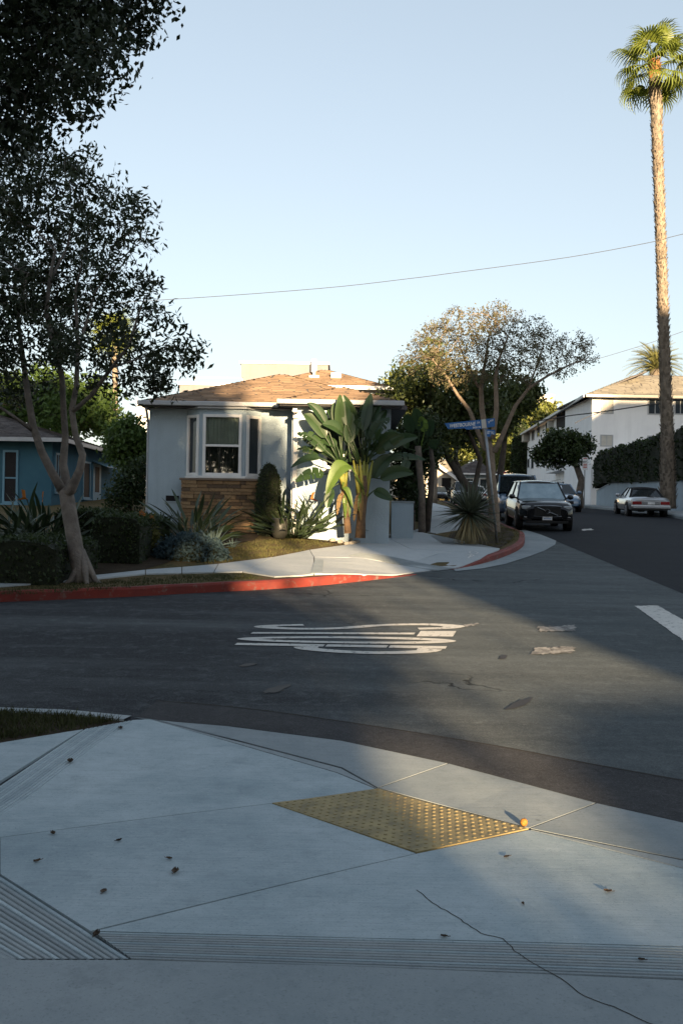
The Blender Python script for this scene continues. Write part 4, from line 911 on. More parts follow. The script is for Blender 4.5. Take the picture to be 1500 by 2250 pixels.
# --- big ficus over the near verge
fc = thing('ficus_tree', 'dark dense ficus canopy overhanging the top left corner', 'tree', (-6.6, 8.3, .1))
nodes, par, forced = limbs([('t', None, [((-6.6, 8.3, 0), .36), ((-6.5, 8.4, 2.2), .28), ((-6.3, 8.6, 3.6), .25)]), ('a', 't', [((-5.6, 9, 4.9), .14), ((-4.2, 9.3, 6.2), .09), ((-2.9, 9.4, 6.9), .04)]), ('b', 't', [((-6.6, 8.9, 5.6), .15), ((-6.2, 9.6, 8.5), .07)]), ('c', 't', [((-7.4, 8, 5.5), .12), ((-8.6, 7.4, 7.5), .06)])])
fb = pxblobs([(150, 10, 130), (255, 25, 80), (310, 60, 42), (220, 110, 85), (110, 150, 120), (165, 200, 62), (40, 230, 100), (0, 300, 62), (-90, 230, 150), (60, -80, 200), (-150, 0, 260), (300, -60, 100), (340, -10, 34), (75, 300, 35)], 9.2, 1.5, .5)
big = [(Vector((-5.6, 9.4, 8.6)), (3.3, 3., 2.6)), (Vector((-7.6, 8.2, 7.6)), (2.6, 2.8, 2.6))]
pos, par = colonize(nodes, par, blob_pts(fb + big, 900), .25, 2.5, .35)
skeleton(fc, pos, par, .004, forced, M['bark_dark'])
C = np.concatenate([blob_pts(fb, 21000), blob_pts(big, 14000)])
ed = blob_pts(fb, 5000, .9); C = np.concatenate([C, ed + rng.normal(size=ed.shape) * .05])
link('crown', qmesh('crown', leaf_quads(C, .075, .5, -.5) - np.array((-6.6, 8.3, .1)), M['leaf_ficus']), fc)
# --- generic dense trees
def dense_tree(name, label, blobs, base, nleaf, size, mat, trunk=.15, cl=14, spread=.16, bark='bark_dark', shell=.35, aspect=.5, branch=260, cat='tree', lims=None):
    base = Vector(base); t = thing(name, label, cat, tuple(base)); cen = sum((b[0] for b in blobs), Vector()) / len(blobs)
    L = lims or [('t', None, [(base - Vector((0, 0, .3)), trunk), (base.lerp(cen, .5), trunk * .7), (base.lerp(cen, .85), trunk * .4)])]
    nodes, par, forced = limbs(L)
    big_ = max(max(b[1]) for b in blobs)
    pos, par = colonize(nodes, par, blob_pts(blobs, branch), big_ * .16, big_ * 4, big_ * .2, 90)
    skeleton(t, pos, par, trunk * .03, forced, M[bark])
    C = blob_pts(blobs, nleaf, shell); C = clump(C, cl, spread)
    link('crown', qmesh('crown', leaf_quads(C, size, aspect, -.2) - np.array(base), M[mat]), t); return t
def gnd(px, Y, h=h_lot): x = X(px, Y); return (x, Y, h(x, Y))
dense_tree('broadleaf_tree', 'dense dark green tree filling the gap right of the bungalow', pxblobs([(905, 845, 52), (960, 850, 65), (880, 885, 42), (925, 920, 62), (1000, 880, 60), (1010, 935, 55), (1060, 900, 50), (965, 960, 50), (900, 960, 40), (1035, 850, 45)], 36, 1.2, 1.2), gnd(1048, 36), 13000, .2, 'leaf_mix', .2,
    lims=[('t', None, [(Vector(gnd(1048, 36)) - Vector((0, 0, .3)), .2), pt(1040, 1085, 36, .16), pt(1012, 1050, 36, .14), pt(985, 1008, 36, .12), pt(975, 985, 36, .1), pt(955, 930, 36, .07)]), ('b', 't', [pt(1018, 1060, 36, .1), pt(1000, 1010, 36.3, .09), pt(1005, 960, 36.5, .06)]), ('c', 't', [pt(1040, 1080, 36, .1), pt(1055, 1010, 36, .09), pt(1030, 950, 36, .06), pt(1020, 900, 36, .05)])])
dense_tree('broadleaf_tree', 'rounded dark tree behind the fork of the bare tree', pxblobs([(1095, 850, 45), (1125, 885, 48), (1080, 900, 42), (1150, 870, 35), (1105, 920, 35), (1165, 860, 22)], 42, 1.2, 1), gnd(1088, 42), 7000, .2, 'leaf_mix', .18)
dense_tree('hedge_tree', 'tall dark shrubbery crowding the side of the bungalow porch', pxblobs([(895, 960, 34), (900, 1020, 40), (925, 985, 36), (905, 1075, 36), (935, 940, 36), (880, 1050, 24), (945, 1000, 18)], 31, 1.3, .5), gnd(905, 31), 9000, .13, 'leaf_dark', .12, cat='shrub')
dense_tree('broadleaf_tree', 'broad dark tree behind the blue house roof', pxblobs([(30, 885, 55), (95, 870, 55), (150, 885, 55), (205, 890, 52), (-30, 900, 70), (235, 925, 42), (255, 945, 26), (120, 920, 60)], 58, 1.2, 2), gnd(110, 58), 14000, .34, 'leaf_mid', .3, spread=.3)
dense_tree('broadleaf_tree', 'bright green small tree between the blue house and the bungalow', pxblobs([(285, 955, 36), (262, 985, 30), (308, 975, 28), (290, 1000, 36), (268, 960, 22)], 34, 1.2, .5), gnd(288, 34), 6500, .17, 'leaf_mid', .09)
dense_tree('shrub', 'dark shrubs in the passage beside the bungalow wall', pxblobs([(285, 1055, 32), (300, 1085, 30), (270, 1095, 30), (305, 1035, 22)], 31, 1.2, .4), gnd(288, 31), 4000, .12, 'leaf_dark', .05, cat='shrub')
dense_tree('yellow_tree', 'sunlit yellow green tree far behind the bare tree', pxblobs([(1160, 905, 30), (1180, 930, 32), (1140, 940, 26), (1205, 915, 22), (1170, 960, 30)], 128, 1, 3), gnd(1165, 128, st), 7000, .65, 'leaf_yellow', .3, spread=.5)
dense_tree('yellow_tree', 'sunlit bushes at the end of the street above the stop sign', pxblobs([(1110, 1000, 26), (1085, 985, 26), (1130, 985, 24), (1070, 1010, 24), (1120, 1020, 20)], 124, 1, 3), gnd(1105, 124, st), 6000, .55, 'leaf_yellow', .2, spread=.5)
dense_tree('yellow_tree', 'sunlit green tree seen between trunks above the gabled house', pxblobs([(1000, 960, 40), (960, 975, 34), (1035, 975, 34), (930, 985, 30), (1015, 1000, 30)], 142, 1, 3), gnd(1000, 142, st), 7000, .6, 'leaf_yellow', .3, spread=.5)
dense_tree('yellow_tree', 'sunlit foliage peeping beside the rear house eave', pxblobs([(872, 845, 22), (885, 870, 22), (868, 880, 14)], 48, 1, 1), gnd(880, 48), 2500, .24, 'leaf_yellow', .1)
dense_tree('street_tree', 'small leaning tree with dark rounded crown before the apartments', pxblobs([(1235, 988, 33), (1195, 1000, 23), (1280, 980, 22), (1218, 970, 25), (1256, 966, 22), (1298, 985, 11), (1263, 998, 20), (1182, 995, 14), (1212, 1018, 11)], 66, 1.1, .8), (X(1276, 66), 66, st(0, 66) + .15), 5600, .27, 'leaf_dark', .2, spread=.2, bark='bark',
    lims=[('t', None, [((X(1276, 66), 66, st(0, 66)), .3), pt(1272, 1085, 66, .25), pt(1277, 1055, 66, .23), pt(1266, 1025, 66, .2), pt(1246, 998, 66, .14)])])
# --- half-bare tree behind the street sign
bb_ = G(1086, 1168, h_lot); BY = bb_.y
bt = thing('bare_tree', 'half bare spreading tree behind the street name sign', 'tree', tuple(bb_))
L = [('t', None, [((bb_.x, bb_.y, bb_.z - .2), .19), pt(1085, 1120, BY, .165), pt(1078, 1050, BY, .15), pt(1076, 990, BY, .14)]),
     ('a', 't', [pt(1068, 960, BY, .1), pt(1058, 900, BY + .3, .08), pt(1056, 850, BY + .4, .065), pt(1066, 790, BY + .5, .045), pt(1072, 745, BY + .5, .03)]),
     ('b', 't', [pt(1082, 960, BY - .3, .09), pt(1090, 900, BY - .4, .075), pt(1088, 830, BY - .5, .06), pt(1095, 790, BY - .5, .04), pt(1115, 740, BY - .6, .025)]),
     ('c', 't', [pt(1088, 990, BY - .1, .09), pt(1106, 950, BY - .2, .075), pt(1131, 893, BY - .3, .06), pt(1162, 852, BY - .4, .048), pt(1202, 826, BY - .5, .036), pt(1250, 802, BY - .6, .024), pt(1292, 786, BY - .6, .012)]),
     ('c2', 'c', [pt(1160, 853, BY - .4, .035), pt(1180, 800, BY - .2, .025), pt(1192, 760, BY, .015)]),
     ('d', 't', [pt(1064, 985, BY + .1, .085), pt(1048, 945, BY + .1, .075), pt(1030, 900, BY, .065), pt(1005, 868, BY - .1, .05), pt(982, 830, BY - .2, .035), pt(950, 790, BY - .3, .02)]),
     ('d2', 'a', [pt(1050, 850, BY + .4, .04), pt(1020, 790, BY + .6, .028), pt(1000, 730, BY + .7, .015)])]
nodes, par, forced = limbs(L)
cb = pxblobs([(1060, 730, 58), (960, 755, 55), (905, 785, 34), (1000, 710, 42), (1100, 705, 48), (1160, 735, 45), (1205, 780, 48), (1262, 768, 40), (1292, 790, 24), (1135, 795, 55), (985, 810, 48), (1050, 790, 55), (1235, 815, 25), (940, 720, 18), (1180, 740, 30)], BY, 1.35, .8)
pos, par = colonize(nodes, par, blob_pts(cb, 3000), .12, 1.6, .14, 220)
o, rad, ch = skeleton(bt, pos, par, .0045, forced, M['bark_pale'])
tw = pos[[i for i in range(len(pos)) if rad[i] < .012]]
C = tw[rng.integers(0, len(tw), 14000)] + rng.normal(size=(14000, 3)) * .06
link('crown', qmesh('crown', leaf_quads(C, .085, .4) - np.array(bb_), M['leaf_twig']), bt)
# --- hedges
def shell_leaves(pts, nrm, n, size, mat, parent, aspect=.5, name='foliage', jit=.8, lift=.02):
    i = rng.integers(0, len(pts), n); C = pts[i] + nrm[i] * rng.uniform(-.03, lift, (n, 1)); off = np.array(OFF[parent.name])
    o = link(name, qmesh(name, leaf_quads(C, size, aspect, 0, nrm[i] * .7, jit) - off, M[mat]), parent); o['kind'] = 'stuff'; return o
def hedge_mesh(name, label, grid_f, nu, nv, n, size, mat, base, cat='hedge', wob=.04):
    t = thing(name, label, cat, tuple(base)); rows = []
    for i in range(nu + 1): rows.append([Vector(grid_f(i / nu, j / nv)) for j in range(nv + 1)])
    m = MB().grid(rows); m.build('core', M['hedge_core'], t)
    us, vs = rng.uniform(0, 1, 5000), rng.uniform(0, 1, 5000); P_, N_, Wt = [], [], []
    for u, v in zip(us, vs):
        p = Vector(grid_f(u, v)); a = Vector(grid_f(min(u + .01, 1), v)) - Vector(grid_f(max(u - .01, 0), v)); b = Vector(grid_f(u, min(v + .01, 1))) - Vector(grid_f(u, max(v - .01, 0)))
        nn = a.cross(b); Wt.append(nn.length); nn = nn.normalized() if nn.length > 1e-12 else Vector((0, 0, 1)); P_.append(p); N_.append(nn)
    Wt = np.array(Wt); idx = rng.choice(len(P_), len(P_), p=Wt / Wt.sum()); pts = np.array([tuple(p) for p in P_])[idx]; nr = np.array([tuple(p) for p in N_])[idx]
    c_ = pts.mean(0); flip = (nr * (pts - c_)).sum(1) < 0; nr[flip] *= -1
    pts = pts + rng.normal(size=pts.shape) * wob
    shell_leaves(pts, nr, n, size, mat, t); return t
def box_hedge(name, label, x0, x1, y0, y1, z0, z1f, n, size, mat='leaf_dark', cat='hedge'):
    def f(u, v):                                               # u along x, v around the section
        x = x0 + (x1 - x0) * u; y, z = [(y0, z0), (y0, z1f), (y1, z1f), (y1, z0)][min(3, int(v * 3))], None
        k_ = v * 3; i = min(2, int(k_)); t = k_ - i; S = [(y0, z0), (y0, z1f), (y1, z1f), (y1, z0)]; a, b = S[i], S[i + 1]
        e = .1 * (abs(2 * u - 1) ** 8)
        return (x, a[0] + (b[0] - a[0]) * t, a[1] + (b[1] - a[1]) * t - e + .03 * math.sin(x * 4 + y0))
    t = hedge_mesh(name, label, f, 12, 9, n, size, mat, ((x0 + x1) / 2, (y0 + y1) / 2, z0), cat)
    for xx, s in ((x0, -1), (x1, 1)):
        MB().quad((xx, y0, z0), (xx, y1, z0), (xx, y1, z1f - .08), (xx, y0, z1f - .08)).build('core', M['hedge_core'], t)
        m = n // 6; C = np.stack([np.full(m, xx), rng.uniform(y0, y1, m), rng.uniform(z0, z1f, m)], 1); nr = np.tile([s, 0, 0], (m, 1)).astype(float); shell_leaves(C, nr, m, size, mat, t)
    return t
def pxhedge(name, label, px0, px1, ytop, ybase, dep, n, size=.07, mat='leaf_dark'):
    g_ = G((px0 + px1) / 2, ybase, h_lot); Y_ = g_.y; return box_hedge(name, label, X(px0, Y_, ytop), X(px1, Y_, ytop), Y_, Y_ + dep, g_.z - .3, P((px0 + px1) / 2, ytop, Y_).z, n, size, mat)
pxhedge('box_hedge', 'clipped dark hedge with mossy green top left of the bungalow', 205, 308, 1140, 1238, 3.2, 7000, .07, 'leaf_dark')
pxhedge('box_hedge', 'low dark hedge at the left edge below the blue house', -130, 125, 1192, 1283, 2.6, 7000)
pxhedge('box_hedge', 'rounded clipped bush just left of the street tree trunk', 104, 168, 1188, 1262, .9, 3500)
pxhedge('box_hedge', 'dark hedge in front of the blue house door', 120, 215, 1122, 1205, 2.0, 4500)
pxhedge('box_hedge', 'small dark hedge beside the low white wall', 911, 941, 1094, 1146, 1.6, 3000)
def rdge(u, v):
    y = 46.5 + 25 * u; w_ = 1.7; k_ = v * 3; i = min(2, int(k_)); t = k_ - i; zb = st(0, y) + 1.7; zt = 6.15 + .12 * math.sin(y * 1.3)
    sh = .35 * sstep(.9, 1, u); x0 = fx(y, 1.6) + .04 * math.sin(y * 3); S = [(x0, zb), (x0 - .1, zt), (x0 + w_, zt), (x0 + w_, zb)]; a, b = S[i], S[i + 1]
    return (a[0] + (b[0] - a[0]) * t, y, a[1] + (b[1] - a[1]) * t - sh)
rt = hedge_mesh('tall_hedge', 'tall clipped dark hedge growing above the retaining wall at right', rdge, 30, 12, 14000, .2, 'leaf_dark', (fx(58, 2.4), 58, st(0, 58) + 1.7), wob=.07)
MB().add([rdge(1, 0), rdge(1, .334), rdge(1, .667), rdge(1, 1)], [(0, 1, 2, 3)]).build('core', M['hedge_core'], rt)
C = np.stack([rng.uniform(fx(71.5, 1.6), fx(71.5, 3.3), 1500), np.full(1500, 71.5) + rng.normal(size=1500) * .08, rng.uniform(st(0, 71) + 1.7, 5.8, 1500)], 1); shell_leaves(C, np.tile([0., -1, 0], (1500, 1)), 1500, .2, 'leaf_dark', rt)
def ellip(c_, rx, ry, rz, zmin=-.9, pw=1.):
    def f(u, v):
        th = 2 * math.pi * u; ph = math.asin(zmin) + (math.pi / 2 - math.asin(zmin)) * v; cp = max(0, math.cos(ph)) ** pw
        return (c_[0] + rx * cp * math.cos(th), c_[1] + ry * cp * math.sin(th), c_[2] + rz * math.sin(ph))
    return f
tc_ = P(590, 1115, 24.55)
hedge_mesh('topiary', 'dark clipped column shrub standing against the stone bay base', ellip((tc_.x, 24.55, tc_.z), .31, .27, 1.08, -.85, .8), 18, 14, 9000, .045, 'leaf_dark', (tc_.x, 24.55, tc_.z - .9), 'shrub', .015)
cy_ = P(1143, 1010, 113); hedge_mesh('cypress', 'tall dark cypress at the far end of the apartment building', ellip((cy_.x, 113, cy_.z), .95, .95, 4.2, -.9, .7), 14, 14, 5000, .3, 'leaf_dark', (cy_.x, 113, 3.2), 'tree', .1)
def far_hedge(u, v):
    k_ = v * 3; i = min(2, int(k_)); t = k_ - i; S = [(116, 3), (116, Z(1042, 116, 1120)), (118, Z(1042, 116, 1120)), (118, 3)]; a, b = S[i], S[i + 1]; return (X(1070, 116) + (X(1180, 116) - X(1070, 116)) * u, a[0] + (b[0] - a[0]) * t, a[1] + (b[1] - a[1]) * t)
hedge_mesh('far_hedge', 'long dark hedge behind the red stop sign', far_hedge, 12, 9, 5000, .3, 'leaf_dark', (X(1120, 116), 117, 3.4))
# --- lavender mound, flowering shrub
M['leaf_blue'] = leafmat('blue_grey_leaf', (.035, .066, .078), (.066, .105, .12), .15, .7, .2)
lv = G(412, 1233, h_lot)
hedge_mesh('lavender', 'low blue grey mound of lavender on the front lawn', ellip((lv.x, lv.y + .45, lv.z + .05), .68, .45, .40, -.15), 18, 10, 7000, .085, 'leaf_blue', tuple(lv), 'plant', .05)
M['leaf_gold'] = leafmat('gold_leaf', (.07, .085, .02), (.13, .12, .03), .3); M['flower'] = surf('orange_flower', (.5, .17, .03), rough=.6, bump=0)
ys_ = G(318, 1218, h_lot); sh_ = dense_tree('flowering_shrub', 'yellow green shrub with orange tips at the corner of the bungalow', pxblobs([(318, 1190, 24), (310, 1160, 20), (332, 1170, 16), (308, 1142, 10), (333, 1140, 8), (325, 1205, 22)], ys_.y, 1, .1), tuple(ys_), 4500, .06, 'leaf_gold', .02, cl=10, spread=.04, branch=80, cat='shrub')
C = blob_pts(pxblobs([(311, 1131, 8), (333, 1138, 6)], ys_.y), 260); o = link('blossom', qmesh('blossom', leaf_quads(C, .04, .5) - np.array(ys_), M['flower']), sh_)
# --- strap / lance leaves
def lance(Lp, Lb, W, bend, fold=.25, n=8, pet=.012):
    m = MB(); rows = []
    def c_(s): a = bend * s; return Vector((math.sin(a) / max(bend, 1e-3), 0, (math.sin(a) if False else 0))) if False else Vector((s * math.sin(bend * s * .5), 0, s * math.cos(bend * s * .5)))
    T = Lp + Lb
    if Lp > 0: m.tube([c_(T * f_ ) for f_ in (0, Lp / T * .5, Lp / T)], [pet, pet * .85, pet * .7], 5)
    for i in range(n + 1):
        t = i / n; p = c_(Lp + Lb * t); w_ = W * max(.02, math.sin(math.pi * min(1, t ** .75)) ** .8) if Lp > 0 else W * max(.03, (1 - t) ** .8 * (.6 + .4 * min(1, t * 6)))
        rows.append([p + Vector((-w_ * fold, w_, w_ * fold * .2)), p, p + Vector((-w_ * fold, -w_, w_ * fold * .2))])
    return m.grid(rows)
M['leaf_strel'] = leafmat('strelitzia_leaf', (.018, .032, .016), (.04, .062, .028), .15, .42, .45, obj=1)
M['leaf_yucca'] = leafmat('yucca_leaf', (.05, .065, .04), (.11, .125, .085), .1, .5, .4, obj=1)
M['leaf_straw'] = leafmat('dead_yucca_leaf', (.20, .16, .085), (.33, .28, .16), .1, .8, .2, obj=1)
M['leaf_agave'] = leafmat('agave_leaf', (.08, .12, .12), (.13, .18, .175), .1, .6, .3, obj=1)
SL = [lance(.5 * a, .48 * a, .036, b).mesh('leaf', M['leaf_strel'], smooth=True) for a, b in ((1, .35), (1.15, .55), (.85, .8))]
def rosette(parent, base, meshes, n, t0, t1, s0, s1, seed, lean=(0, 0), jitter=.12, name='leaf', twist=.5):
    rnd = random.Random(seed)
    for i in range(n):
        az = i * 2.39996 + rnd.uniform(-.3, .3); ti = t0 + (t1 - t0) * ((i + .5) / n) ** .7 + rnd.uniform(-.08, .08); s = rnd.uniform(s0, s1)
        b = Vector(base) + Vector((math.cos(az), math.sin(az), 0)) * jitter * rnd.random() - OFF[parent.name]
        inst(name, meshes[i % len(meshes)], parent, Matrix.Translation(b) @ Matrix.Rotation(lean[0], 4, 'X') @ Matrix.Rotation(lean[1], 4, 'Y') @ Matrix.Rotation(az, 4, 'Z') @ Matrix.Rotation(ti, 4, 'Y') @ Matrix.Rotation(rnd.uniform(-twist, twist), 4, 'Z') @ Matrix.Scale(s, 4))
FLW = MB(); FLW.tube([(0, 0, 0), (.02, 0, .5), (.05, 0, .85)], .009, 5)
flw_b = MB().add([(.02, 0, .84), (.1, .012, .9), (.24, 0, .88), (.1, -.012, .86)], [(0, 1, 2, 3), (3, 2, 1, 0)]).add([(.06, 0, .87), (.05, .015, 1.0), (.1, 0, 1.03), (.1, -.01, .95), (.12, 0, .88)], [(0, 1, 2), (0, 2, 3), (0, 3, 4)]).mesh('flower', M['flower'])
flw_s = FLW.mesh('flower_stem', M['leaf_strel'])
def strelitzia(label, px, py, n, s, seed, spread=.15, nf=3, h=h_lot):
    b = G(px, py, h); t = thing('bird_of_paradise', label, 'plant', tuple(b), 'bird of paradise clumps'); rosette(t, b, SL, n, .08, 1.2, s * .75, s * 1.12, seed, jitter=spread, twist=1.5)
    rnd = random.Random(seed)
    for i in range(nf):
        Mx = Matrix.Rotation(rnd.uniform(0, 6.3), 4, 'Z') @ Matrix.Rotation(rnd.uniform(.05, .35), 4, 'Y') @ Matrix.Scale(s * 1.05, 4); o = inst('flower_stem', flw_s, t, Mx); inst('flower', flw_b, o, Matrix.Identity(4))
    return t
strelitzia('bird of paradise clump in front of the stone bay base', 428, 1196, 130, 1.1, 1, .3, 0)
strelitzia('bird of paradise clump nearest the column shrub and pot', 645, 1182, 110, 1.15, 2, .35, 1)
strelitzia('bird of paradise clump between the pot plant and the banana like trunks', 690, 1180, 130, 1.25, 3, .35, 0)
strelitzia('bird of paradise clump behind the yellow barrel cactus', 733, 1176, 80, 1.0, 4, .3, 1)
strelitzia('bird of paradise clump with orange flowers before the blue house', 92, 1205, 110, 1.15, 5, .5, 2)
strelitzia('bird of paradise clump at the far left edge', 15, 1215, 90, 1.05, 6, .5, 0)
AG = [lance(0, .75, .05, .3, .45).mesh('leaf', M['leaf_agave'], smooth=True), lance(0, .65, .045, .5, .45).mesh('leaf', M['leaf_agave'], smooth=True)]
ab = G(468, 1206, h_lot); ag = thing('agave', 'blue grey agave rosette beside the lavender mound', 'plant', tuple(ab)); rosette(ag, ab, AG, 26, .05, 1.25, .8, 1.05, 9, jitter=.05)
ab = G(512, 1203, h_lot); ag = thing('agave', 'small dark agave right of the larger blue one', 'plant', tuple(ab)); rosette(ag, ab, AG, 18, .2, 1.3, .3, .45, 10, jitter=.04)
# yucca
yb_ = G(1037, 1196, h_lot); YY = yb_.y; yc = P(1030, 1128, YY)
yu = thing('yucca', 'spiky yucca with pale skirt of dead leaves on the corner island', 'plant', tuple(yb_))
MB().tube([yb_ - Vector((0, 0, .1)), yb_.lerp(yc, .5), yc], [.14, .13, .1], 9).build('trunk', M['bark'], yu, smooth=True)
YM = [lance(0, .78, .028, b, .5, 6).mesh('leaf', M['leaf_yucca'], smooth=True) for b in (.1, .35)]
YD = [lance(0, .72, .022, b, .5, 6).mesh('dead_leaf', M['leaf_straw'], smooth=True) for b in (.2, .5)]
rosette(yu, yc, YM, 230, .05, 2.05, .95, 1.3, 21, jitter=.05)
rosette(yu, yc - Vector((0, 0, .08)), YD, 150, 2.3, 2.95, .95, 1.2, 22, jitter=.12, name='dead_leaf')
# pot
pb = G(614, 1183, h_lot); M['pot'] = surf('dark_glazed_pot', (.06, .06, .05), (.04, .04, .035), 5, .4, .4, bump=.1)
MB().lathe([(.13, 0), (.19, .12), (.21, .28), (.18, .42), (.2, .46), (.2, .49), (.17, .49), (.16, .42)], pb, 20).build('garden_pot', M['pot'], loc=tuple(pb), smooth=True); o = bpy.data.objects['garden_pot']; tag(o, 'dark glazed pot beside the column shrub', 'pot')
# barrel cactus
cb_ = G(753, 1188, h_lot); M['cactus'] = surf('cactus', (.17, .17, .04), (.12, .13, .035), 20, .7, .3, bump=.3)
ca = thing('barrel_cactus', 'round yellow green barrel cactus among the edging rocks', 'plant', tuple(cb_)); rows = []
for i in range(11):
    ph = -1.1 + 2.55 * i / 10; rows.append([cb_ + Vector((math.cos(a) * .17 * math.cos(ph) * (1 + .07 * math.cos(a * 20)), math.sin(a) * .17 * math.cos(ph) * (1 + .07 * math.cos(a * 20)), .145 + .165 * math.sin(ph))) for a in [2 * math.pi * j / 80 for j in range(81)]])
MB().grid(rows).build('body', M['cactus'], ca)
V_ = []
for a in range(20):
    for j in range(12):
        ph = -.9 + 2.3 * j / 11; th = 2 * math.pi * a / 20; d = Vector((math.cos(th) * math.cos(ph), math.sin(th) * math.cos(ph), math.sin(ph))); V_.append(tuple(cb_ + Vector((0, 0, .145)) + d * .18 - OFF[ca.name]))
V_ = np.repeat(np.array(V_), 4, 0); o = link('spines', qmesh('spines', leaf_quads(V_, .04, .06, 0, unit(V_ - np.array([0, 0, .145])), .7), M['leaf_straw']), ca); o['kind'] = 'stuff'
# --- giant bird of paradise (paddle leaves)
M['leaf_straw_dark'] = leafmat('withered_leaf', (.12, .075, .035), (.19, .13, .06), .2, .8, .2, obj=1)
M['leaf_paddle'] = leafmat('paddle_leaf', (.016, .036, .014), (.034, .066, .022), .25, .38, .45, obj=1); M['leaf_paddle_lit'] = leafmat('sunlit_paddle_leaf', (.09, .17, .03), (.16, .24, .05), .45, .4, .4, obj=1)  # second one is a brighter paddle_leaf, sunlit look put into its colour
M['stem_yellow'] = surf('yellow_stem', (.26, .24, .04), (.17, .18, .04), 6, .5, .3, bump=.2); M['stem_brown'] = surf('fibrous_stem', (.17, .105, .06), (.09, .06, .04), 9, .9, .2, bump=.9, bscale=14, bd=.03)
def paddle(parent, base, start, tip, W, sag, face, torn, mat, seed):
    rnd = random.Random(seed); m = MB(); base, start, tip = Vector(base), Vector(start), Vector(tip); L_ = (tip - start).length; ax_ = (tip - start).normalized()
    side = ax_.cross(Vector(face)).normalized(); nrm = side.cross(ax_).normalized(); n = 16
    def rib(t): return start.lerp(tip, t) + Vector((0, 0, 1)) * sag * L_ * math.sin(math.pi * t) - Vector((0, 0, 1)) * sag * L_ * .6 * t * t
    m.tube([base, base.lerp(start, .5) + Vector((0, 0, .02)), start, rib(.35), rib(.7), rib(.98)], [.028, .02, .015, .011, .007, .003], 6)
    for s in (-1, 1):
        i = 0
        while i < n:
            k_ = n - i if not torn else min(n - i, rnd.choice([2, 3, 4, 5])); tw_ = rnd.uniform(-.25, .25) if torn else 0; dr = rnd.uniform(.0, .35) if torn else .0; rows = []
            for j in range(k_ + 1):
                t = (i + j) / n; w_ = W * (math.sin(math.pi * t ** .8) ** .55 if 0 < t < 1 else .04) * (1 - .15 * t); g_ = (.012 if torn and j in (0, k_) else 0); r0 = rib(t); tt = min(1, t + (g_ if j == 0 else -g_))
                e1 = rib(tt) + side * s * w_ * .55 + nrm * w_ * (.20 + tw_ * .3); e2 = rib(tt) + side * s * w_ + nrm * w_ * (.26 + tw_ - dr) + ax_ * .06 * w_ - Vector((0, 0, dr * w_ * .7)); rows.append([r0, e1, e2])
            m.grid(rows); i += k_
    return m.build('leaf', M[mat], parent, smooth=True)
gb_ = G(792, 1186, h_lot); GY = 24.0
gp_ = thing('giant_bird_of_paradise', 'giant bird of paradise with two trunks and paddle leaves before the sunlit wall', 'plant', (P(780, 1180, GY).x, GY, h_lot(0, GY)))
def gq(px, py, dy=0): return P(px, py, GY + dy)
MB().tube([gq(791, 1182), gq(793, 1140), gq(795, 1105), gq(796, 1075), gq(797, 1045)], [.13, .11, .12, .17, .16], 10).build('trunk', M['stem_brown'], gp_, smooth=True)
MB().tube([gq(764, 1172, -.1), gq(760, 1120, -.1), gq(756, 1078, -.1), gq(754, 1050, -.1)], [.09, .075, .085, .10], 10).build('trunk', M['stem_brown'], gp_, smooth=True)
for i, (x0, y0, x1, y1) in enumerate([(790, 1090, 776, 1012), (797, 1088, 790, 1005), (797, 1085, 800, 1000), (800, 1088, 809, 1005), (803, 1090, 818, 1012), (795, 1100, 784, 1020), (799, 1098, 806, 1012)]):
    MB().tube([gq(x0, y0, -.14 + .02 * i), gq((x0 + x1) / 2, (y0 + y1) / 2, -.15 + .02 * i), gq(x1, y1, -.05 + .02 * i)], [.055, .045, .022], 7).build('leaf_sheath', M['stem_yellow'], gp_, smooth=True)
for i, (x0, y0, x1, y1) in enumerate([(754, 1066, 744, 1030), (757, 1068, 762, 1030), (755, 1072, 752, 1025)]):
    MB().tube([gq(x0, y0, -.2), gq((x0 + x1) / 2, (y0 + y1) / 2, -.22), gq(x1, y1, -.15)], [.05, .05, .025], 7).build('leaf_sheath', M['stem_yellow'], gp_, smooth=True)
PL = [((797, 1015), (787, 955), (754, 866), .19, 0), ((798, 1012), (796, 948), (815, 863), .17, 0), ((802, 1012), (803, 948), (838, 876), .20, 0), ((804, 1015), (812, 965), (856, 913), .20, 1), ((808, 1020), (822, 993), (888, 950), .23, 1), ((806, 1040), (818, 1050), (862, 995), .22, 0),
      ((806, 1050), (834, 1052), (908, 1035), .21, 0), ((800, 1100), (822, 1077), (862, 1098), .16, 0), ((788, 1015), (768, 965), (720, 895), .20, 0), ((786, 1015), (757, 955), (708, 928), .20, 0), ((752, 1012), (744, 948), (747, 865), .15, 0), ((745, 1015), (718, 935), (675, 881), .18, 0), ((745, 1015), (716, 962), (668, 905), .21, 0),
      ((746, 1020), (716, 990), (652, 946), .20, 1), ((748, 1030), (704, 1006), (639, 1024), .15, 0), ((750, 1040), (712, 1042), (648, 1053), .17, 1), ((752, 1060), (728, 1072), (718, 1116), .15, 0), ((750, 1015), (740, 980), (704, 963), .16, 0), ((790, 1010), (763, 935), (757, 880), .15, 0), ((750, 1010), (742, 935), (733, 884), .15, 0), ((788, 1020), (772, 985), (745, 930), .2, 0), ((770, 1015), (765, 975), (772, 905), .18, 0), ((800, 1020), (815, 1000), (838, 940), .2, 1), ((760, 1030), (745, 1000), (700, 985), .2, 0)]
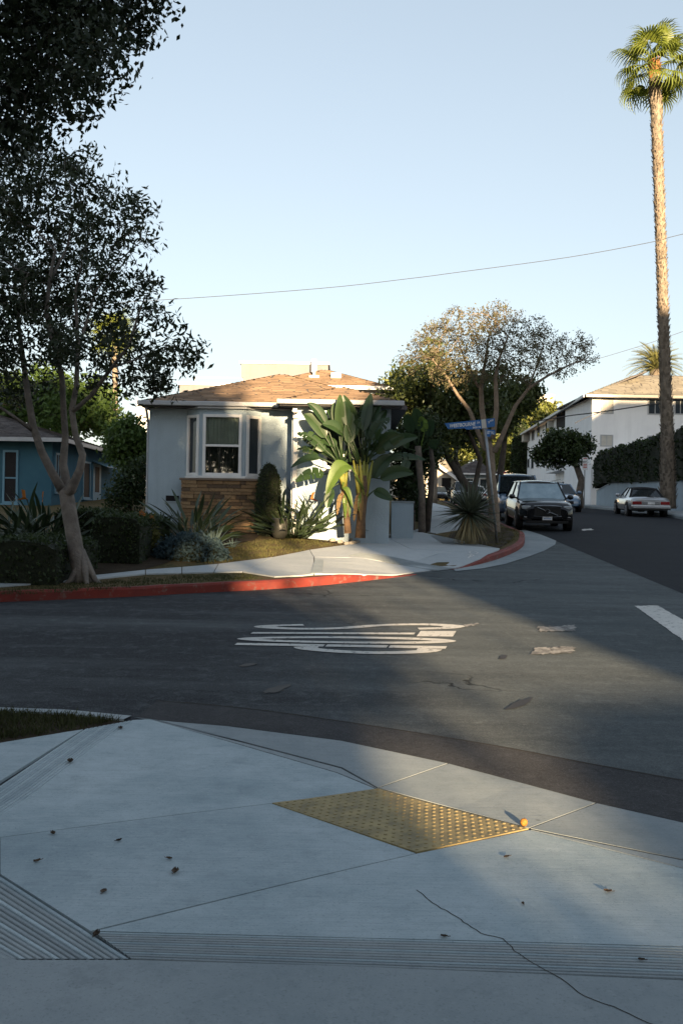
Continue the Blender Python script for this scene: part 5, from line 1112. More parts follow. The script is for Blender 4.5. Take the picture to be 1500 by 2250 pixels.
for i, (b, s, t, W, tr) in enumerate(PL):
    rr = random.Random(i); d0, d1 = rr.uniform(-.15, .15), rr.uniform(-.55, .3)
    paddle(gp_, gq(*b, d0 * .5), gq(*s, d0), gq(*t, d1), W * .86, .10 if abs(t[0] - s[0]) > 40 else .03, (rr.uniform(-.7, .7), -1, rr.uniform(-.1, .9)), tr, 'leaf_paddle', i)
paddle(gp_, gq(798, 1075, -.2), gq(770, 1024, -.45), gq(716, 1074, -.7), .2, .28, (.2, -1, .5), 0, 'leaf_paddle_lit', 99)
paddle(gp_, gq(756, 1055, -.2), gq(752, 1072, -.3), gq(775, 1108, -.4), .07, .3, (.2, -1, .3), 0, 'leaf_paddle_lit', 98)
rr = random.Random(77)
for i in range(16):                                            # more leaves radiating from the two crowns, then dead ones hanging
    cx0, cy0 = ((797, 1020) if i % 2 else (752, 1022)); a = R(rr.uniform(-75, 75)); L0, L1 = rr.uniform(45, 70), rr.uniform(105, 140)
    paddle(gp_, gq(cx0, cy0, .1), gq(cx0 + L0 * math.sin(a), cy0 - L0 * math.cos(a), rr.uniform(-.1, .3)), gq(cx0 + L1 * math.sin(a * 1.15), cy0 - L1 * math.cos(a * 1.15), rr.uniform(-.3, .5)), rr.uniform(.13, .17), .08, (rr.uniform(-1, 1), -.8, rr.uniform(0, .9)), rr.random() < .6, 'leaf_paddle', 200 + i)
for i in range(7):
    x0 = 797 if i % 2 else 756; sx = rr.uniform(-22, 22); paddle(gp_, gq(x0, 1080, -.1), gq(x0 + sx * .5, 1085, -.2), gq(x0 + sx, 1085 + rr.uniform(35, 60), -.22), .06, .12, (rr.uniform(-.4, .4), -1, .2), True, 'leaf_straw_dark' if i % 3 else 'leaf_paddle_lit', 300 + i)
g2 = thing('giant_bird_of_paradise', 'shaded giant bird of paradise between the bungalow and the dense tree', 'plant', gnd(925, 29.5))
g2q = lambda px, py, dy=0: P(px, py, 29.5 + dy)
MB().tube([Vector(gnd(930, 29.5)) - Vector((0, 0, .2)), g2q(926, 1080), g2q(920, 1020), g2q(918, 980)], [.12, .1, .1, .1], 8).build('trunk', M['bark'], g2, smooth=True)
MB().tube([Vector(gnd(940, 29.7)) - Vector((0, 0, .2)), g2q(946, 1080), g2q(950, 1020), g2q(945, 980)], [.09, .08, .07, .06], 8).build('trunk', M['bark_dark'], g2, smooth=True)
for i, (b, s, t, W) in enumerate([((918, 990), (905, 950), (890, 908), .24), ((918, 990), (920, 945), (912, 893), .24), ((922, 990), (932, 950), (925, 912), .22), ((925, 990), (940, 960), (950, 920), .2), ((918, 995), (895, 985), (880, 955), .2), ((922, 995), (945, 985), (962, 965), .2), ((918, 1000), (895, 1010), (882, 1045), .2)]):
    paddle(g2, g2q(*b), g2q(*s, -.1), g2q(*t, -.3), W * .75, .08, (random.uniform(-.5, .5), -1, .4), i % 3 == 2, 'leaf_paddle' if i != 2 else 'leaf_paddle_lit', 40 + i)
# --- palms
M['palm_bark'] = surf('palm_bark', (.23, .19, .15), (.165, .135, .105), 3, .9, .2, 0, .8, 20, .04, isl=.35); M['palm_fan'] = leafmat('fan_palm_leaf', (.10, .14, .02), (.16, .19, .032), .35, .45, .4)
M['palm_boot'] = surf('fresh_palm_boot', (.34, .15, .06), (.24, .12, .05), 4, .85, .2, isl=.3)
def fan_mesh(seed, R0=1.0, Lp=1.05, n=26):
    rnd = random.Random(seed); m = MB(); m.tube([(0, 0, 0), (Lp * .5, 0, .05), (Lp, 0, 0)], [.03, .02, .014], 5); o = Vector((Lp, 0, 0))
    for i in range(n):
        a = R(-118 + 236 * i / (n - 1)); r_ = R0 * (1 - .18 * (abs(i / (n - 1) - .5) * 2) ** 2) * rnd.uniform(.9, 1.08); d = Vector((math.cos(a), math.sin(a), .12)); s = Vector((-math.sin(a), math.cos(a), 0)); rows = []
        for t, wd, dr in ((.06, .012, 0), (.35, .036, .03), (.62, .034, .14), (.82, .018, .36), (1, .004, .68)):
            p = o + d * r_ * min(t, .8 + .2 * (t - .8)) - Vector((0, 0, dr * r_ * rnd.uniform(.8, 1.15))); rows.append([p + s * wd * r_ + Vector((0, 0, .012)), p, p - s * wd * r_ + Vector((0, 0, .012))])
        m.grid(rows)
    return m
FM = [fan_mesh(i).mesh('frond', M['palm_fan']) for i in range(3)]
def fan_palm(label, path, rads, nfr, scale, boots, seed=1, nb=700):
    base = Vector(path[0]); t = thing('fan_palm', label, 'palm tree', tuple(base), None); pl = [Vector(p) for p in resample(smooth_pl([Vector(p) for p in path], 1), .5)]
    n = len(pl); rr = [float(np.interp(i / (n - 1), np.linspace(0, 1, len(rads)), rads)) for i in range(n)]
    MB().tube(pl, rr, 14).build('trunk', M['palm_bark'], t, smooth=True); top = pl[-1]; rnd = random.Random(seed)
    if boots:
        Q, Q2 = [], []
        for i in range(nb):
            f = (i + rnd.random()) / nb; k_ = f * (n - 1); a = int(min(n - 2, k_)); p = pl[a].lerp(pl[a + 1], k_ - a); r_ = rr[a]; th = i * 2.39996 + rnd.uniform(-.2, .2)
            d = Vector((math.cos(th), math.sin(th), 0)); s = Vector((-math.sin(th), math.cos(th), 0)); l = rnd.uniform(.12, .26) * (1.35 if f > .9 else 1); w_ = rnd.uniform(.05, .085); out_ = rnd.uniform(.04, .10); skew = s * rnd.uniform(-.08, .08)
            q_ = [p + d * (r_ - .01) - s * w_, p + d * (r_ - .01) + s * w_, p + d * (r_ + out_) + s * w_ * .45 + Vector((0, 0, l)) + skew, p + d * (r_ + out_) - s * w_ * .45 + Vector((0, 0, l)) + skew]
            (Q2 if f > .93 else Q).extend([tuple(v - OFF[t.name]) for v in q_])
        o = link('leaf_bases', qmesh('leaf_bases', np.array(Q), M['palm_bark']), t); o['kind'] = 'stuff'
        if Q2: o = link('fresh_leaf_bases', qmesh('fresh_leaf_bases', np.array(Q2), M['palm_boot']), t); o['kind'] = 'stuff'
    for i in range(nfr):
        el = R(76 - 122 * ((i + .5) / nfr) ** .9 + rnd.uniform(-9, 9)); az = i * 2.39996 + rnd.uniform(-.2, .2)
        inst('frond', FM[i % 3], t, Matrix.Translation(top - OFF[t.name] - Vector((0, 0, .28 * i / nfr))) @ Matrix.Rotation(az, 4, 'Z') @ Matrix.Rotation(-el, 4, 'Y') @ Matrix.Rotation(rnd.uniform(-.3, .3), 4, 'X') @ Matrix.Scale(scale * rnd.uniform(.85, 1.1), 4))
    return t
py_ = 48.5
fan_palm('very tall fan palm with rough trunk beside the silver convertible', [P(1466, 1118, py_), P(1465, 960, py_), P(1456, 700, py_), P(1447, 430, py_), P(1437, 165, py_), P(1436, 140, py_)], [.40, .30, .265, .25, .24, .235, .24, .27, .23], 25, 1.1, True, 3, 1500)
fan_palm('distant sunlit palm trunk behind the left street tree', [(X(256, 74), 74, 3), P(254, 860, 74), P(252, 760, 74), P(252, 735, 74)], [.25, .22, .2], 22, 1.1, False, 5)
fan_palm('distant sunlit palm behind the bare tree', [(X(952, 66), 66, 2.4), P(952, 850, 66), P(951, 775, 66), P(951, 765, 66)], [.3, .28, .3], 14, .6, False, 7)
M['date_leaf'] = leafmat('date_palm_leaf', (.13, .14, .045), (.20, .19, .07), .3, .5, .35)
def date_frond(seed, L_=3.3):
    rnd = random.Random(seed); m = MB(); f = lambda t: Vector((L_ * t * (1 - .12 * t), 0, L_ * (.28 * t - .62 * t * t))); m.tube([f(t) for t in (0, .25, .5, .75, 1)], [.05, .04, .03, .02, .008], 5)
    for i in range(34):
        t = .1 + .88 * i / 33; p = f(t); l = .62 * math.sin(math.pi * (.15 + .8 * t)) * rnd.uniform(.85, 1.1)
        for s in (-1, 1):
            d = Vector((.62, s * .72, .22)).normalized() * l; m.add([p - Vector((.03, 0, 0)), p + Vector((.03, 0, 0)), p + d - Vector((0, 0, .12 * l))], [(0, 1, 2)])
    return m.mesh('frond', M['date_leaf'])
DF = [date_frond(i) for i in range(2)]; dc = P(1440, 812, 98); dp = thing('date_palm', 'full feathery date palm rising behind the apartment roof', 'palm tree', (dc.x, dc.y, 3.))
MB().tube([(dc.x, dc.y, 2.8), (dc.x, dc.y, dc.z * .6), (dc.x, dc.y, dc.z)], [.6, .5, .6], 12).build('trunk', M['palm_bark'], dp, smooth=True); rnd = random.Random(2)
for i in range(80):
    el = R(82 - 100 * ((i + .5) / 80)); inst('frond', DF[i % 2], dp, Matrix.Translation(dc - OFF[dp.name]) @ Matrix.Rotation(i * 2.39996, 4, 'Z') @ Matrix.Rotation(-el, 4, 'Y') @ Matrix.Scale(rnd.uniform(.85, 1.08), 4))
# --- grass
M['grass'] = leafmat('lawn_grass', (.05, .065, .018), (.12, .10, .04), .2, .7, .2); M['grass_dark'] = leafmat('verge_grass', (.03, .04, .014), (.06, .06, .022), .2, .7, .2)
def grass(name, label, L, n, hgt, mat, h, avoid=0.):
    pg = [(p.x, p.y) for p in pxs(L, h)]; xs, ys2 = [p[0] for p in pg], [p[1] for p in pg]; out = []; rnd = random.Random(n)
    def ins(x, y):
        c_ = False
        for (x0, y0), (x1, y1) in zip(pg, pg[1:] + pg[:1]):
            if (y0 > y) != (y1 > y) and x < (x1 - x0) * (y - y0) / (y1 - y0) + x0: c_ = not c_
        return c_
    cx_ = [(rnd.uniform(min(xs), max(xs)), rnd.uniform(min(ys2), max(ys2))) for _ in range(n // 14)]; cx_ = [c_ for c_ in cx_ if ins(*c_)]; V = []
    for c_ in cx_:
        for _ in range(14):
            x, y = c_[0] + rnd.gauss(0, .07), c_[1] + rnd.gauss(0, .07)
            if not ins(x, y): continue
            z = h(x, y) - .01; a = rnd.uniform(0, 6.3); w_ = .006; l = hgt * rnd.uniform(.5, 1.2); dx, dy = math.cos(a) * w_, math.sin(a) * w_; bx_, by_ = rnd.gauss(0, .5) * l, rnd.gauss(0, .5) * l
            V += [(x - dx, y - dy, z), (x + dx, y + dy, z), (x + bx_ * .8 + dx * .3, y + by_ * .8 + dy * .3, z + l * .8), (x + bx_, y + by_, z + l)]
    o = link(name, qmesh(name, np.array(V), M[mat])); tag(o, label, 'grass', kind='stuff')
grass('lawn_grass', 'patchy dry grass on the front lawn of the bungalow', [(420, 1238), (480, 1238), (600, 1223), (680, 1207), (745, 1195), (690, 1184), (560, 1186), (480, 1210)], 9000, .045, 'grass', h_lot)
grass('verge_grass', 'short dark grass on the verge around the left tree', [(-60, 1312), (200, 1297), (400, 1282), (590, 1270), (533, 1260), (400, 1263), (208, 1276), (-60, 1298)], 9000, .04, 'grass_dark', h_lot)
grass('island_grass', 'thin grass under the yucca on the corner island', [(985, 1194), (1094, 1202), (1150, 1182), (1150, 1168), (1110, 1158), (1040, 1160)], 7000, .045, 'grass', h_lot)
grass('near_grass', 'dark reddish grass on the near verge at left', [(-300, 1560), (0, 1560), (150, 1568), (270, 1582), (185, 1600), (0, 1629), (-300, 1676)], 9000, .06, 'grass_dark', h_near)
# ================================================================== SIGNS AND CABLES
M['steel'] = surf('galvanised_steel', (.32, .33, .34), (.25, .26, .27), 8, .45, .5, .7, .1, 60); M['sign_blue'] = surf('sign_blue', (.010, .11, .32), (.009, .095, .28), 3, .4, .4, bump=0); M['sign_white'] = surf('sign_white', (.72, .72, .72), rough=.5, bump=0); M['sign_red'] = surf('sign_red', (.42, .03, .02), (.36, .03, .02), 3, .4, .4, bump=0)
def text_part(s, parent, o, xv, zv, height, mat, width=None, name='lettering', bold=.012, thick=.002):
    cu = bpy.data.curves.new('t', 'FONT'); cu.body = s; cu.size = 1; cu.offset = bold; cu.extrude = thick / height; ob = bpy.data.objects.new('t', cu); col.objects.link(ob)
    bpy.context.view_layer.update(); me = bpy.data.meshes.new_from_object(ob.evaluated_get(bpy.context.evaluated_depsgraph_get())); bpy.data.objects.remove(ob)
    co = np.zeros(len(me.vertices) * 3); me.vertices.foreach_get('co', co); co = co.reshape(-1, 3); x0, x1 = co[:, 0].min(), co[:, 0].max(); y0, y1 = co[:, 1].min(), co[:, 1].max()
    sx = (width / (x1 - x0)) if width else height / (y1 - y0); xv, zv = Vector(xv).normalized(), Vector(zv).normalized(); nv = xv.cross(zv)
    off = OFF[parent.name]
    for v in me.vertices: v.co = Vector(o) - off + xv * (v.co.x - x0) * sx + zv * (v.co.y - y0) * height / (y1 - y0) + nv * v.co.z * height
    me.materials.clear(); me.materials.append(M[mat]); return link(name, me, parent)
sb_ = G(1092, 1192, h_lot); SY = sb_.y; sq = lambda px, py, d=0.: P(px, py, SY + d)
ss = thing('street_sign', 'leaning metal post with blue Westbourne street name blades', 'street sign', tuple(sb_))
MB().tube([sb_ - Vector((0, 0, .1)), sq(1078, 1060), sq(1065, 936)], .034, 10).build('post', M['steel'], ss, smooth=True)
def plate(L, d, th, name, mat, parent):
    n = len(L); V = [sq(a, b, d) for a, b in L]; V2 = [p + Vector((0, th, 0)) for p in V]
    return MB().add(V + V2, [tuple(range(n)), tuple(range(2 * n - 1, n - 1, -1))] + [(i, n + i, n + (i + 1) % n, (i + 1) % n) for i in range(n)]).build(name, M[mat], parent, normals=True)
bl_ = plate([(976, 930), (1057, 922), (1057.5, 942.5), (1024, 944), (1020, 941), (984, 943)], -.05, .012, 'name_blade', 'sign_blue', ss)
xv = sq(1044, 934.6, -.06) - sq(987, 940, -.06); zv = Vector((.05, 0, 1))
text_part('WESTBOURNE', bl_, sq(986.5, 940.2, -.056), xv, zv, 8.0 * SY / F, 'sign_white', xv.length * 1.0, bold=.02)
text_part('DR', bl_, sq(1047.3, 930.6, -.056), xv, zv, 3.9 * SY / F, 'sign_white', 6.2 * SY / F, bold=.02)
text_part('900 N', bl_, sq(1037.5, 941.8, -.056), xv, zv, 4.2 * SY / F, 'sign_white', 17.5 * SY / F, bold=.02)
br = plate([(1056.5, 922), (1066, 920.8), (1068, 940.5), (1058, 941.5)], -.065, .02, 'bracket', 'blind', ss)
cb2 = plate([(1067, 920.5), (1086, 919), (1086.5, 937), (1069, 939.5)], -.05, .012, 'city_blade', 'sign_blue', ss)
for L in ([(1071, 926), (1074, 927.5), (1077, 923.5), (1083, 922)], [(1074, 927), (1072, 930), (1075, 929)], [(1076, 925.5), (1080, 925), (1083, 924)]):
    MB().tube([sq(a, b, -.056) for a, b in L], .007, 5).build('emblem', M['sign_white'], cb2)
cb3 = plate([(1068, 943), (1087, 945), (1087.5, 955), (1078, 954.5), (1076, 960), (1069, 959)], -.03, .012, 'cross_blade', 'sign_blue', ss)
text_part('EST', cb3, sq(1069.5, 953.2, -.036), (1, 0, -.1), zv, 6.5 * SY / F, 'sign_white', 6.5 * SY / F, bold=.02); text_part('WLL', cb3, sq(1077.5, 953.6, -.036), (1, 0, -.1), zv, 6.5 * SY / F, 'sign_white', 7.5 * SY / F, bold=.02)
for a, b in ((1064.5, 945), (1065.5, 956)): p = sq(a, b, -.04); MB().tube([p, p - Vector((0, .012, 0))], .012, 8).build('bolt', M['steel'], ss)
# stop sign
SP = 108.; sc_ = P(1105, 1045, SP); ssg = thing('stop_sign', 'red octagonal stop sign at the far end of the street', 'stop sign', (sc_.x, SP, st(0, SP) + .15)); r8 = .5
oct_ = [(sc_.x + r8 * math.cos(R(22.5 + 45 * i)), sc_.z + r8 * math.sin(R(22.5 + 45 * i))) for i in range(8)]; Mo = Matrix(((1, 0, 0, 0), (0, 0, 1, SP), (0, 1, 0, 0), (0, 0, 0, 1)))
MB().prism(oct_, 0, .02, Mo).build('border', M['sign_white'], ssg, normals=True); sf = MB().prism([(sc_.x + (a - sc_.x) * .92, sc_.z + (b - sc_.z) * .92) for a, b in oct_], -.012, -.001, Mo).build('face', M['sign_red'], ssg, normals=True)
text_part('STOP', sf, (sc_.x - .37, SP - .016, sc_.z - .16), (1, 0, 0), (0, 0, 1), .32, 'sign_white', .74, bold=.03)
MB().tube([(sc_.x, SP + .05, st(0, SP)), (sc_.x, SP + .05, sc_.z + .5)], .04, 8).build('post', M['steel'], ssg); MB().box(sc_.x - .25, sc_.x + .25, SP, SP + .02, sc_.z - .82, sc_.z - .56).build('sub_plate', M['sign_red'], ssg)
# parking signs
PKY = 65.; pk = P(1284, 1020, PKY); pks = thing('parking_sign', 'post with two small white parking signs by the apartment building', 'parking sign', (pk.x, PKY, st(0, PKY) + .15)); MB().tube([(pk.x, PKY, st(0, PKY)), (pk.x, PKY, P(1284, 1004, PKY).z)], .035, 8).build('post', M['steel'], pks)
for y0, y1 in ((1005, 1014), (1016, 1033)):
    a, b = P(1284, y0, PKY).z, P(1284, y1, PKY).z; o = MB().box(pk.x - .17, pk.x + .17, PKY - .06, PKY - .04, b, a).build('plate', M['sign_white'], pks)
    for i in range(3 if y0 > 1010 else 1): zz = a + (b - a) * (.25 + .2 * i); MB().box(pk.x - .12, pk.x + .12, PKY - .066, PKY - .0605, zz - .03, zz + .02).build('red_legend', M['sign_red'], o)
# cables
M['cable'] = surf('cable', (.05, .05, .055), rough=.7, bump=0)
def cable(label, pts, Y, r_): m = MB().tube([P(a, b, Y) for a, b in catmull(pts, 5)], r_, 5); tag(m.build('utility_cable', M['cable']), label, 'cable')
cable('long thin utility cable crossing the open sky above the roofs', [(-500, 640), (100, 668), (355, 659), (700, 634), (900, 612), (1000, 599), (1250, 565), (1440, 530), (1500, 514), (1900, 420)], 45, .013)
cable('thick dark cable running in front of the apartment wall', [(1165, 928), (1245, 914), (1320, 905), (1420, 890), (1500, 877), (1900, 800)], 58, .034)
cable('faint thin cable right of the bare tree near the date palm', [(1300, 792), (1400, 762), (1500, 728), (1800, 620)], 92, .02)
cable('thin service cable from the apartment side wall to its corner', [(1262, 930), (1290, 916), (1330, 902)], 73, .025)

# ================================================================== CARS
M['paint_black'] = surf('black_car_paint', (.004, .0045, .006), rough=.2, spec=.3, bump=0, coat=.5); M['paint_blue'] = surf('blue_car_paint', (.11, .19, .29), rough=.3, spec=.5, bump=0, coat=1); M['paint_silver'] = surf('silver_car_paint', (.42, .43, .44), (.38, .39, .4), rough=.3, spec=.5, metal=.5, bump=0, coat=1)
M['paint_white'] = surf('white_car_paint', (.6, .6, .6), rough=.3, bump=0, coat=1); M['tyre'] = surf('tyre_rubber', (.012, .012, .012), rough=.85, bump=0); M['rim'] = surf('alloy_rim', (.35, .35, .36), rough=.3, metal=.8, bump=0); M['chrome'] = surf('chrome', (.7, .7, .7), rough=.15, metal=1, bump=0)
M['car_glass'] = glass('car_glass', (.012, .016, .018)); M['lamp_clear'] = surf('headlamp', (.35, .38, .40), rough=.12, spec=.6, bump=0); M['lamp_red'] = surf('tail_lamp', (.22, .012, .012), rough=.2, spec=.5, bump=0); M['plastic'] = surf('black_plastic', (.009, .009, .0095), rough=.6, bump=0); M['softtop'] = surf('soft_top', (.016, .016, .018), rough=.9, bump=.2)
M['shaded_screen'] = surf('screen_over_sunshade', (.30, .40, .46), (.20, .29, .34), 2.5, .06, .6, bump=0, coat=.5)
M['sunshade'] = surf('windscreen_sunshade', (.80, .86, .9), (.7, .78, .84), 5, .45, .4, bump=0)
def car(label, loc, fwd, S, paint, gh, whl, roofmat=None, group='cars parked along the side street'):
    t = thing('parked_car', label, 'car', tuple(loc), group); f = Vector(fwd).normalized(); f.z = f.y * (.044 if loc[1] < 50 else .022); f.normalize(); l = Vector((0, 0, 1)).cross(f).normalized(); u = f.cross(l); L0 = Vector(loc)
    T = Matrix(((f.x, l.x, u.x, L0.x), (f.y, l.y, u.y, L0.y), (f.z, l.z, u.z, L0.z), (0, 0, 0, 1))); t_ = lambda x, y, z: T @ Vector((x, y, z))
    rows = []
    xs = np.linspace(S[0][0], S[-1][0], 34)
    for x in xs:
        w_, zb, zm, zt = [float(np.interp(x, [s[0] for s in S], [s[k_] for s in S])) for k_ in (1, 2, 3, 4)]
        half = [(0, zb), (w_ * .84, zb), (w_ * .97, zb + .07), (w_, zb + (zm - zb) * .45), (w_ * .985, zm - .08), (w_ * .94, zm), (w_ * .78, zm + (zt - zm) * .7), (w_ * .4, zt - .005), (0, zt)]
        ring = [(y, z) for y, z in half] + [(-y, z) for y, z in half[-2:0:-1]]; rows.append([t_(x, y, z) for y, z in ring + ring[:1]])
    m = MB().grid(rows); n = len(rows[0]) - 1; m.add(rows[0][:n], [tuple(range(n))]); m.add(rows[-1][:n], [tuple(range(n - 1, -1, -1))])
    body = m.build('body', M[paint], t, smooth=True, normals=True)
    md = body.modifiers.new('w', 'WELD'); md.merge_threshold = .0005; md = body.modifiers.new('e', 'EDGE_SPLIT'); md.split_angle = R(50)
    # greenhouse: base front/rear, top front/rear
    bf, tf, tr, br_, zb, zt, wb, wt = gh; rm = roofmat or paint
    c = {k_: t_(*v) for k_, v in dict(bfl=(bf, wb, zb), bfr=(bf, -wb, zb), tfl=(tf, wt, zt), tfr=(tf, -wt, zt), trl=(tr, wt, zt - .02), trr=(tr, -wt, zt - .02), brl=(br_, wb, zb), brr=(br_, -wb, zb)).items()}
    mid = (tf + tr) / 2; rr = [[t_(x, wt * k_, zt - .005 + .05 * (1 - k_ * k_) - (.05 * (abs(x - mid) / (tf - mid)) ** 3)) for k_ in (-1.02, -.9, -.5, 0, .5, .9, 1.02)] for x in np.linspace(tr - .06, tf + .06, 9)]
    MB().grid(rr).build('roof', M[rm], t, smooth=True, solid=.05)
    MB().quad(c['bfr'], c['bfl'], c['tfl'], c['tfr']).build('windscreen', M['car_glass'], t, solid=.006)
    MB().quad(c['brl'], c['brr'], c['trr'], c['trl']).build('rear_window', M['car_glass'], t, solid=.006)
    for s in 'lr': MB().quad(c['bf' + s], c['br' + s], c['tr' + s], c['tf' + s]).build('side_window', M['car_glass'], t, solid=.006)
    for s in 'lr':
        for a, b, r_ in (('bf', 'tf', .035), ('br', 'tr', .05)): MB().tube([c[a + s], c[b + s]], r_, 6).build('pillar', M[rm], t)
        pm = c['bf' + s].lerp(c['br' + s], .48); qm = c['tf' + s].lerp(c['tr' + s], .45); MB().tube([pm, qm], .035, 6).build('pillar', M['plastic'] if not roofmat else M[rm], t); MB().tube([c['bf' + s], c['br' + s]], .02, 6).build('belt_trim', M['chrome'], t)
    for s in (-1, 1):
        p = t_(bf - .12, s * (wb + .17), zb + .06); mr = MB(); mr.lathe([(.02, -.08), (.1, -.05), (.115, .02), (.08, .08), (.02, .09)], p, 10); mr.tube([p, t_(bf - .15, s * wb, zb + .02)], .025, 6); mr.build('mirror', M[paint], t, smooth=True)
    for wx in whl[:2]:
        for s in (-1, 1):
            r_, wy = whl[2], whl[3]; pr = [(.0, -.11), (r_ * .96, -.11), (r_, -.08), (r_, .08), (r_ * .96, .11), (r_ * .68, .115), (r_ * .66, .09), (.02, .09)]; V = []; nn = 20; mt = MB(); Mw = T @ Matrix.Translation((wx, s * wy, r_)) @ Matrix.Rotation(-s * math.pi / 2, 4, 'X')
            for rr_, z in pr: V += [Mw @ Vector((rr_ * math.cos(2 * math.pi * k_ / nn), rr_ * math.sin(2 * math.pi * k_ / nn), z)) for k_ in range(nn)]
            mt.add(V, [(i * nn + k_, i * nn + (k_ + 1) % nn, (i + 1) * nn + (k_ + 1) % nn, (i + 1) * nn + k_) for i in range(len(pr) - 1) for k_ in range(nn)]); o = mt.build('wheel', M['tyre'], t, smooth=False, normals=True)
            mr = MB()
            for k_ in range(7):
                a = 2 * math.pi * k_ / 7; mr.tube([Mw @ Vector((.03 * math.cos(a), .03 * math.sin(a), .105)), Mw @ Vector((r_ * .64 * math.cos(a), r_ * .64 * math.sin(a), .108))], [.035, .022], 5)
            mr.tube([Mw @ Vector((r_ * .64 * math.cos(2 * math.pi * k_ / 20), r_ * .64 * math.sin(2 * math.pi * k_ / 20), .105)) for k_ in range(21)], .018, 5); mr.build('rim', M['rim'], o)
            V = [Mw @ Vector(((r_ + .075) * math.cos(a), (r_ + .075) * math.sin(a), zz)) for zz in (-.1, .095) for a in [2 * math.pi * k_ / 24 for k_ in range(24)]]
            MB().add(V, [tuple(range(24, 48))] + [(k_, (k_ + 1) % 24, 24 + (k_ + 1) % 24, 24 + k_) for k_ in range(24)]).build('wheel_arch', M['plastic'], t)
    return t, t_
def cbox(t, t_, name, mat, x0, x1, y0, y1, z0, z1, bevel=.015):
    V = [t_(x, y, z) for z in (z0, z1) for y in (y0, y1) for x in (x0, x1)]; return MB().add(V, [(0, 2, 3, 1), (4, 5, 7, 6), (0, 1, 5, 4), (2, 6, 7, 3), (0, 4, 6, 2), (1, 3, 7, 5)]).build(name, M[mat], t, bevel=bevel, normals=True)
SUV = [(-2.34, .80, .52, .90, .96), (-2.25, .88, .40, 1.0, 1.06), (-1.2, .95, .30, 1.04, 1.10), (.6, .95, .28, 1.02, 1.10), (1.2, .94, .28, .99, 1.09), (1.9, .91, .30, .93, 1.02), (2.2, .87, .32, .84, .95), (2.31, .80, .36, .76, .86), (2.345, .70, .42, .70, .78)]
SUVG = (1.0, .28, -1.75, -2.2, 1.06, 1.63, .84, .66)
SED = [(-2.3, .74, .45, .80, .88), (-2.1, .85, .32, .90, .98), (-1.0, .90, .25, .92, .99), (.7, .90, .22, .88, .96), (1.6, .86, .22, .78, .87), (2.1, .78, .25, .66, .74), (2.25, .66, .32, .56, .62)]
SEDG = (.9, .15, -1.1, -1.7, .93, 1.42, .78, .56)
def suv_front(t, t_, emblem=True):
    cbox(t, t_, 'grille', 'plastic', 2.28, 2.365, -.44, .44, .52, .84)
    for z in (.845, .515): MB().tube([t_(2.37 - .02 * abs(y), y, z + (.03 * (1 - (y / .46) ** 2) if z > .7 else -.03 * (1 - (y / .46) ** 2))) for y in (-.46, -.3, -.15, 0, .15, .3, .46)], .014, 6).build('grille_trim', M['chrome'], t)
    if emblem:
        MB().tube([t_(2.385, .34, .55), t_(2.385, -.34, .81)], .012, 6).build('emblem_bar', M['chrome'], t); MB().tube([t_(2.392, .075 * math.cos(a), .68 + .075 * math.sin(a)) for a in [2 * math.pi * k_ / 16 for k_ in range(17)]], .014, 6).build('emblem_ring', M['chrome'], t)
    for s in (-1, 1):
        cbox(t, t_, 'headlamp', 'lamp_clear', 1.98, 2.30, s * .54, s * .84, .74, .86, .03); cbox(t, t_, 'fog_lamp_trim', 'chrome', 2.26, 2.34, s * .56, s * .78, .47, .49, .004); cbox(t, t_, 'air_intake', 'plastic', 2.2, 2.325, s * .5, s * .8, .38, .46)
    o = cbox(t, t_, 'number_plate', 'sign_white', 2.372, 2.38, -.16, .16, .385, .50, .004)
    for i in range(6): cbox(o, t_, 'plate_mark', 'sign_blue', 2.3805, 2.382, -.115 + i * .04, -.09 + i * .04, .415, .455, 0)
    cbox(t, t_, 'bumper_lip', 'plastic', 2.1, 2.36, -.7, .7, .27, .36)
cg = lambda x, y: (x, y, st(x, y) + .005)
t, t_ = car('black sport utility car with folded sunshade facing the camera by the island', cg(7.02, 35.8), (-.05, -1, 0), SUV, 'paint_black', SUVG, (1.42, -1.42, .37, .84)); suv_front(t, t_)
for y0 in (-.4, .4): 
    rows = [[t_(.95 - .62 * v, y0 + .38 * u_, 1.085 + .47 * v) for u_ in (-1, -.5, 0, .5, 1)] for v in (0.02, .25, .5, .75, .94)]
    MB().grid(rows).build('sunshade', M['sunshade'], t)
for o in t.children:
    if o.name.startswith('windscreen'): o.data.materials[0] = M['shaded_screen']
VAN = [(-2.4, .85, .5, 1.0, 1.1), (-2.2, .95, .38, 1.12, 1.2), (.9, .96, .3, 1.1, 1.2), (1.5, .94, .3, 1.02, 1.12), (2.2, .86, .32, .85, .95), (2.4, .72, .4, .75, .82)]
t, t_ = car('blue minivan mostly hidden behind the black sport utility car', cg(7.32, 42.2), (-.05, -1, 0), VAN, 'paint_blue', (1.55, .55, -2.1, -2.35, 1.15, 1.84, .86, .72), (1.45, -1.45, .34, .86))
cbox(t, t_, 'grille', 'plastic', 2.3, 2.41, -.5, .5, .5, .7); [cbox(t, t_, 'headlamp', 'lamp_clear', 2.05, 2.36, s * .52, s * .82, .68, .84, .03) for s in (-1, 1)]
t, t_ = car('dark car showing its windscreen right of the black sport utility car', cg(11.4, 52.5), (-.05, -1, 0), SED, 'paint_blue', SEDG, (1.35, -1.35, .32, .8)); [cbox(t, t_, 'headlamp', 'lamp_clear', 1.9, 2.15, s * .48, s * .76, .6, .7, .03) for s in (-1, 1)]; cbox(t, t_, 'grille', 'plastic', 2.18, 2.262, -.4, .4, .4, .56)
t, t_ = car('black sport utility car parked beyond the yucca', cg(8.5, 68.4), (-.05, -1, 0), SUV, 'paint_black', SUVG, (1.42, -1.42, .37, .84)); suv_front(t, t_, False)
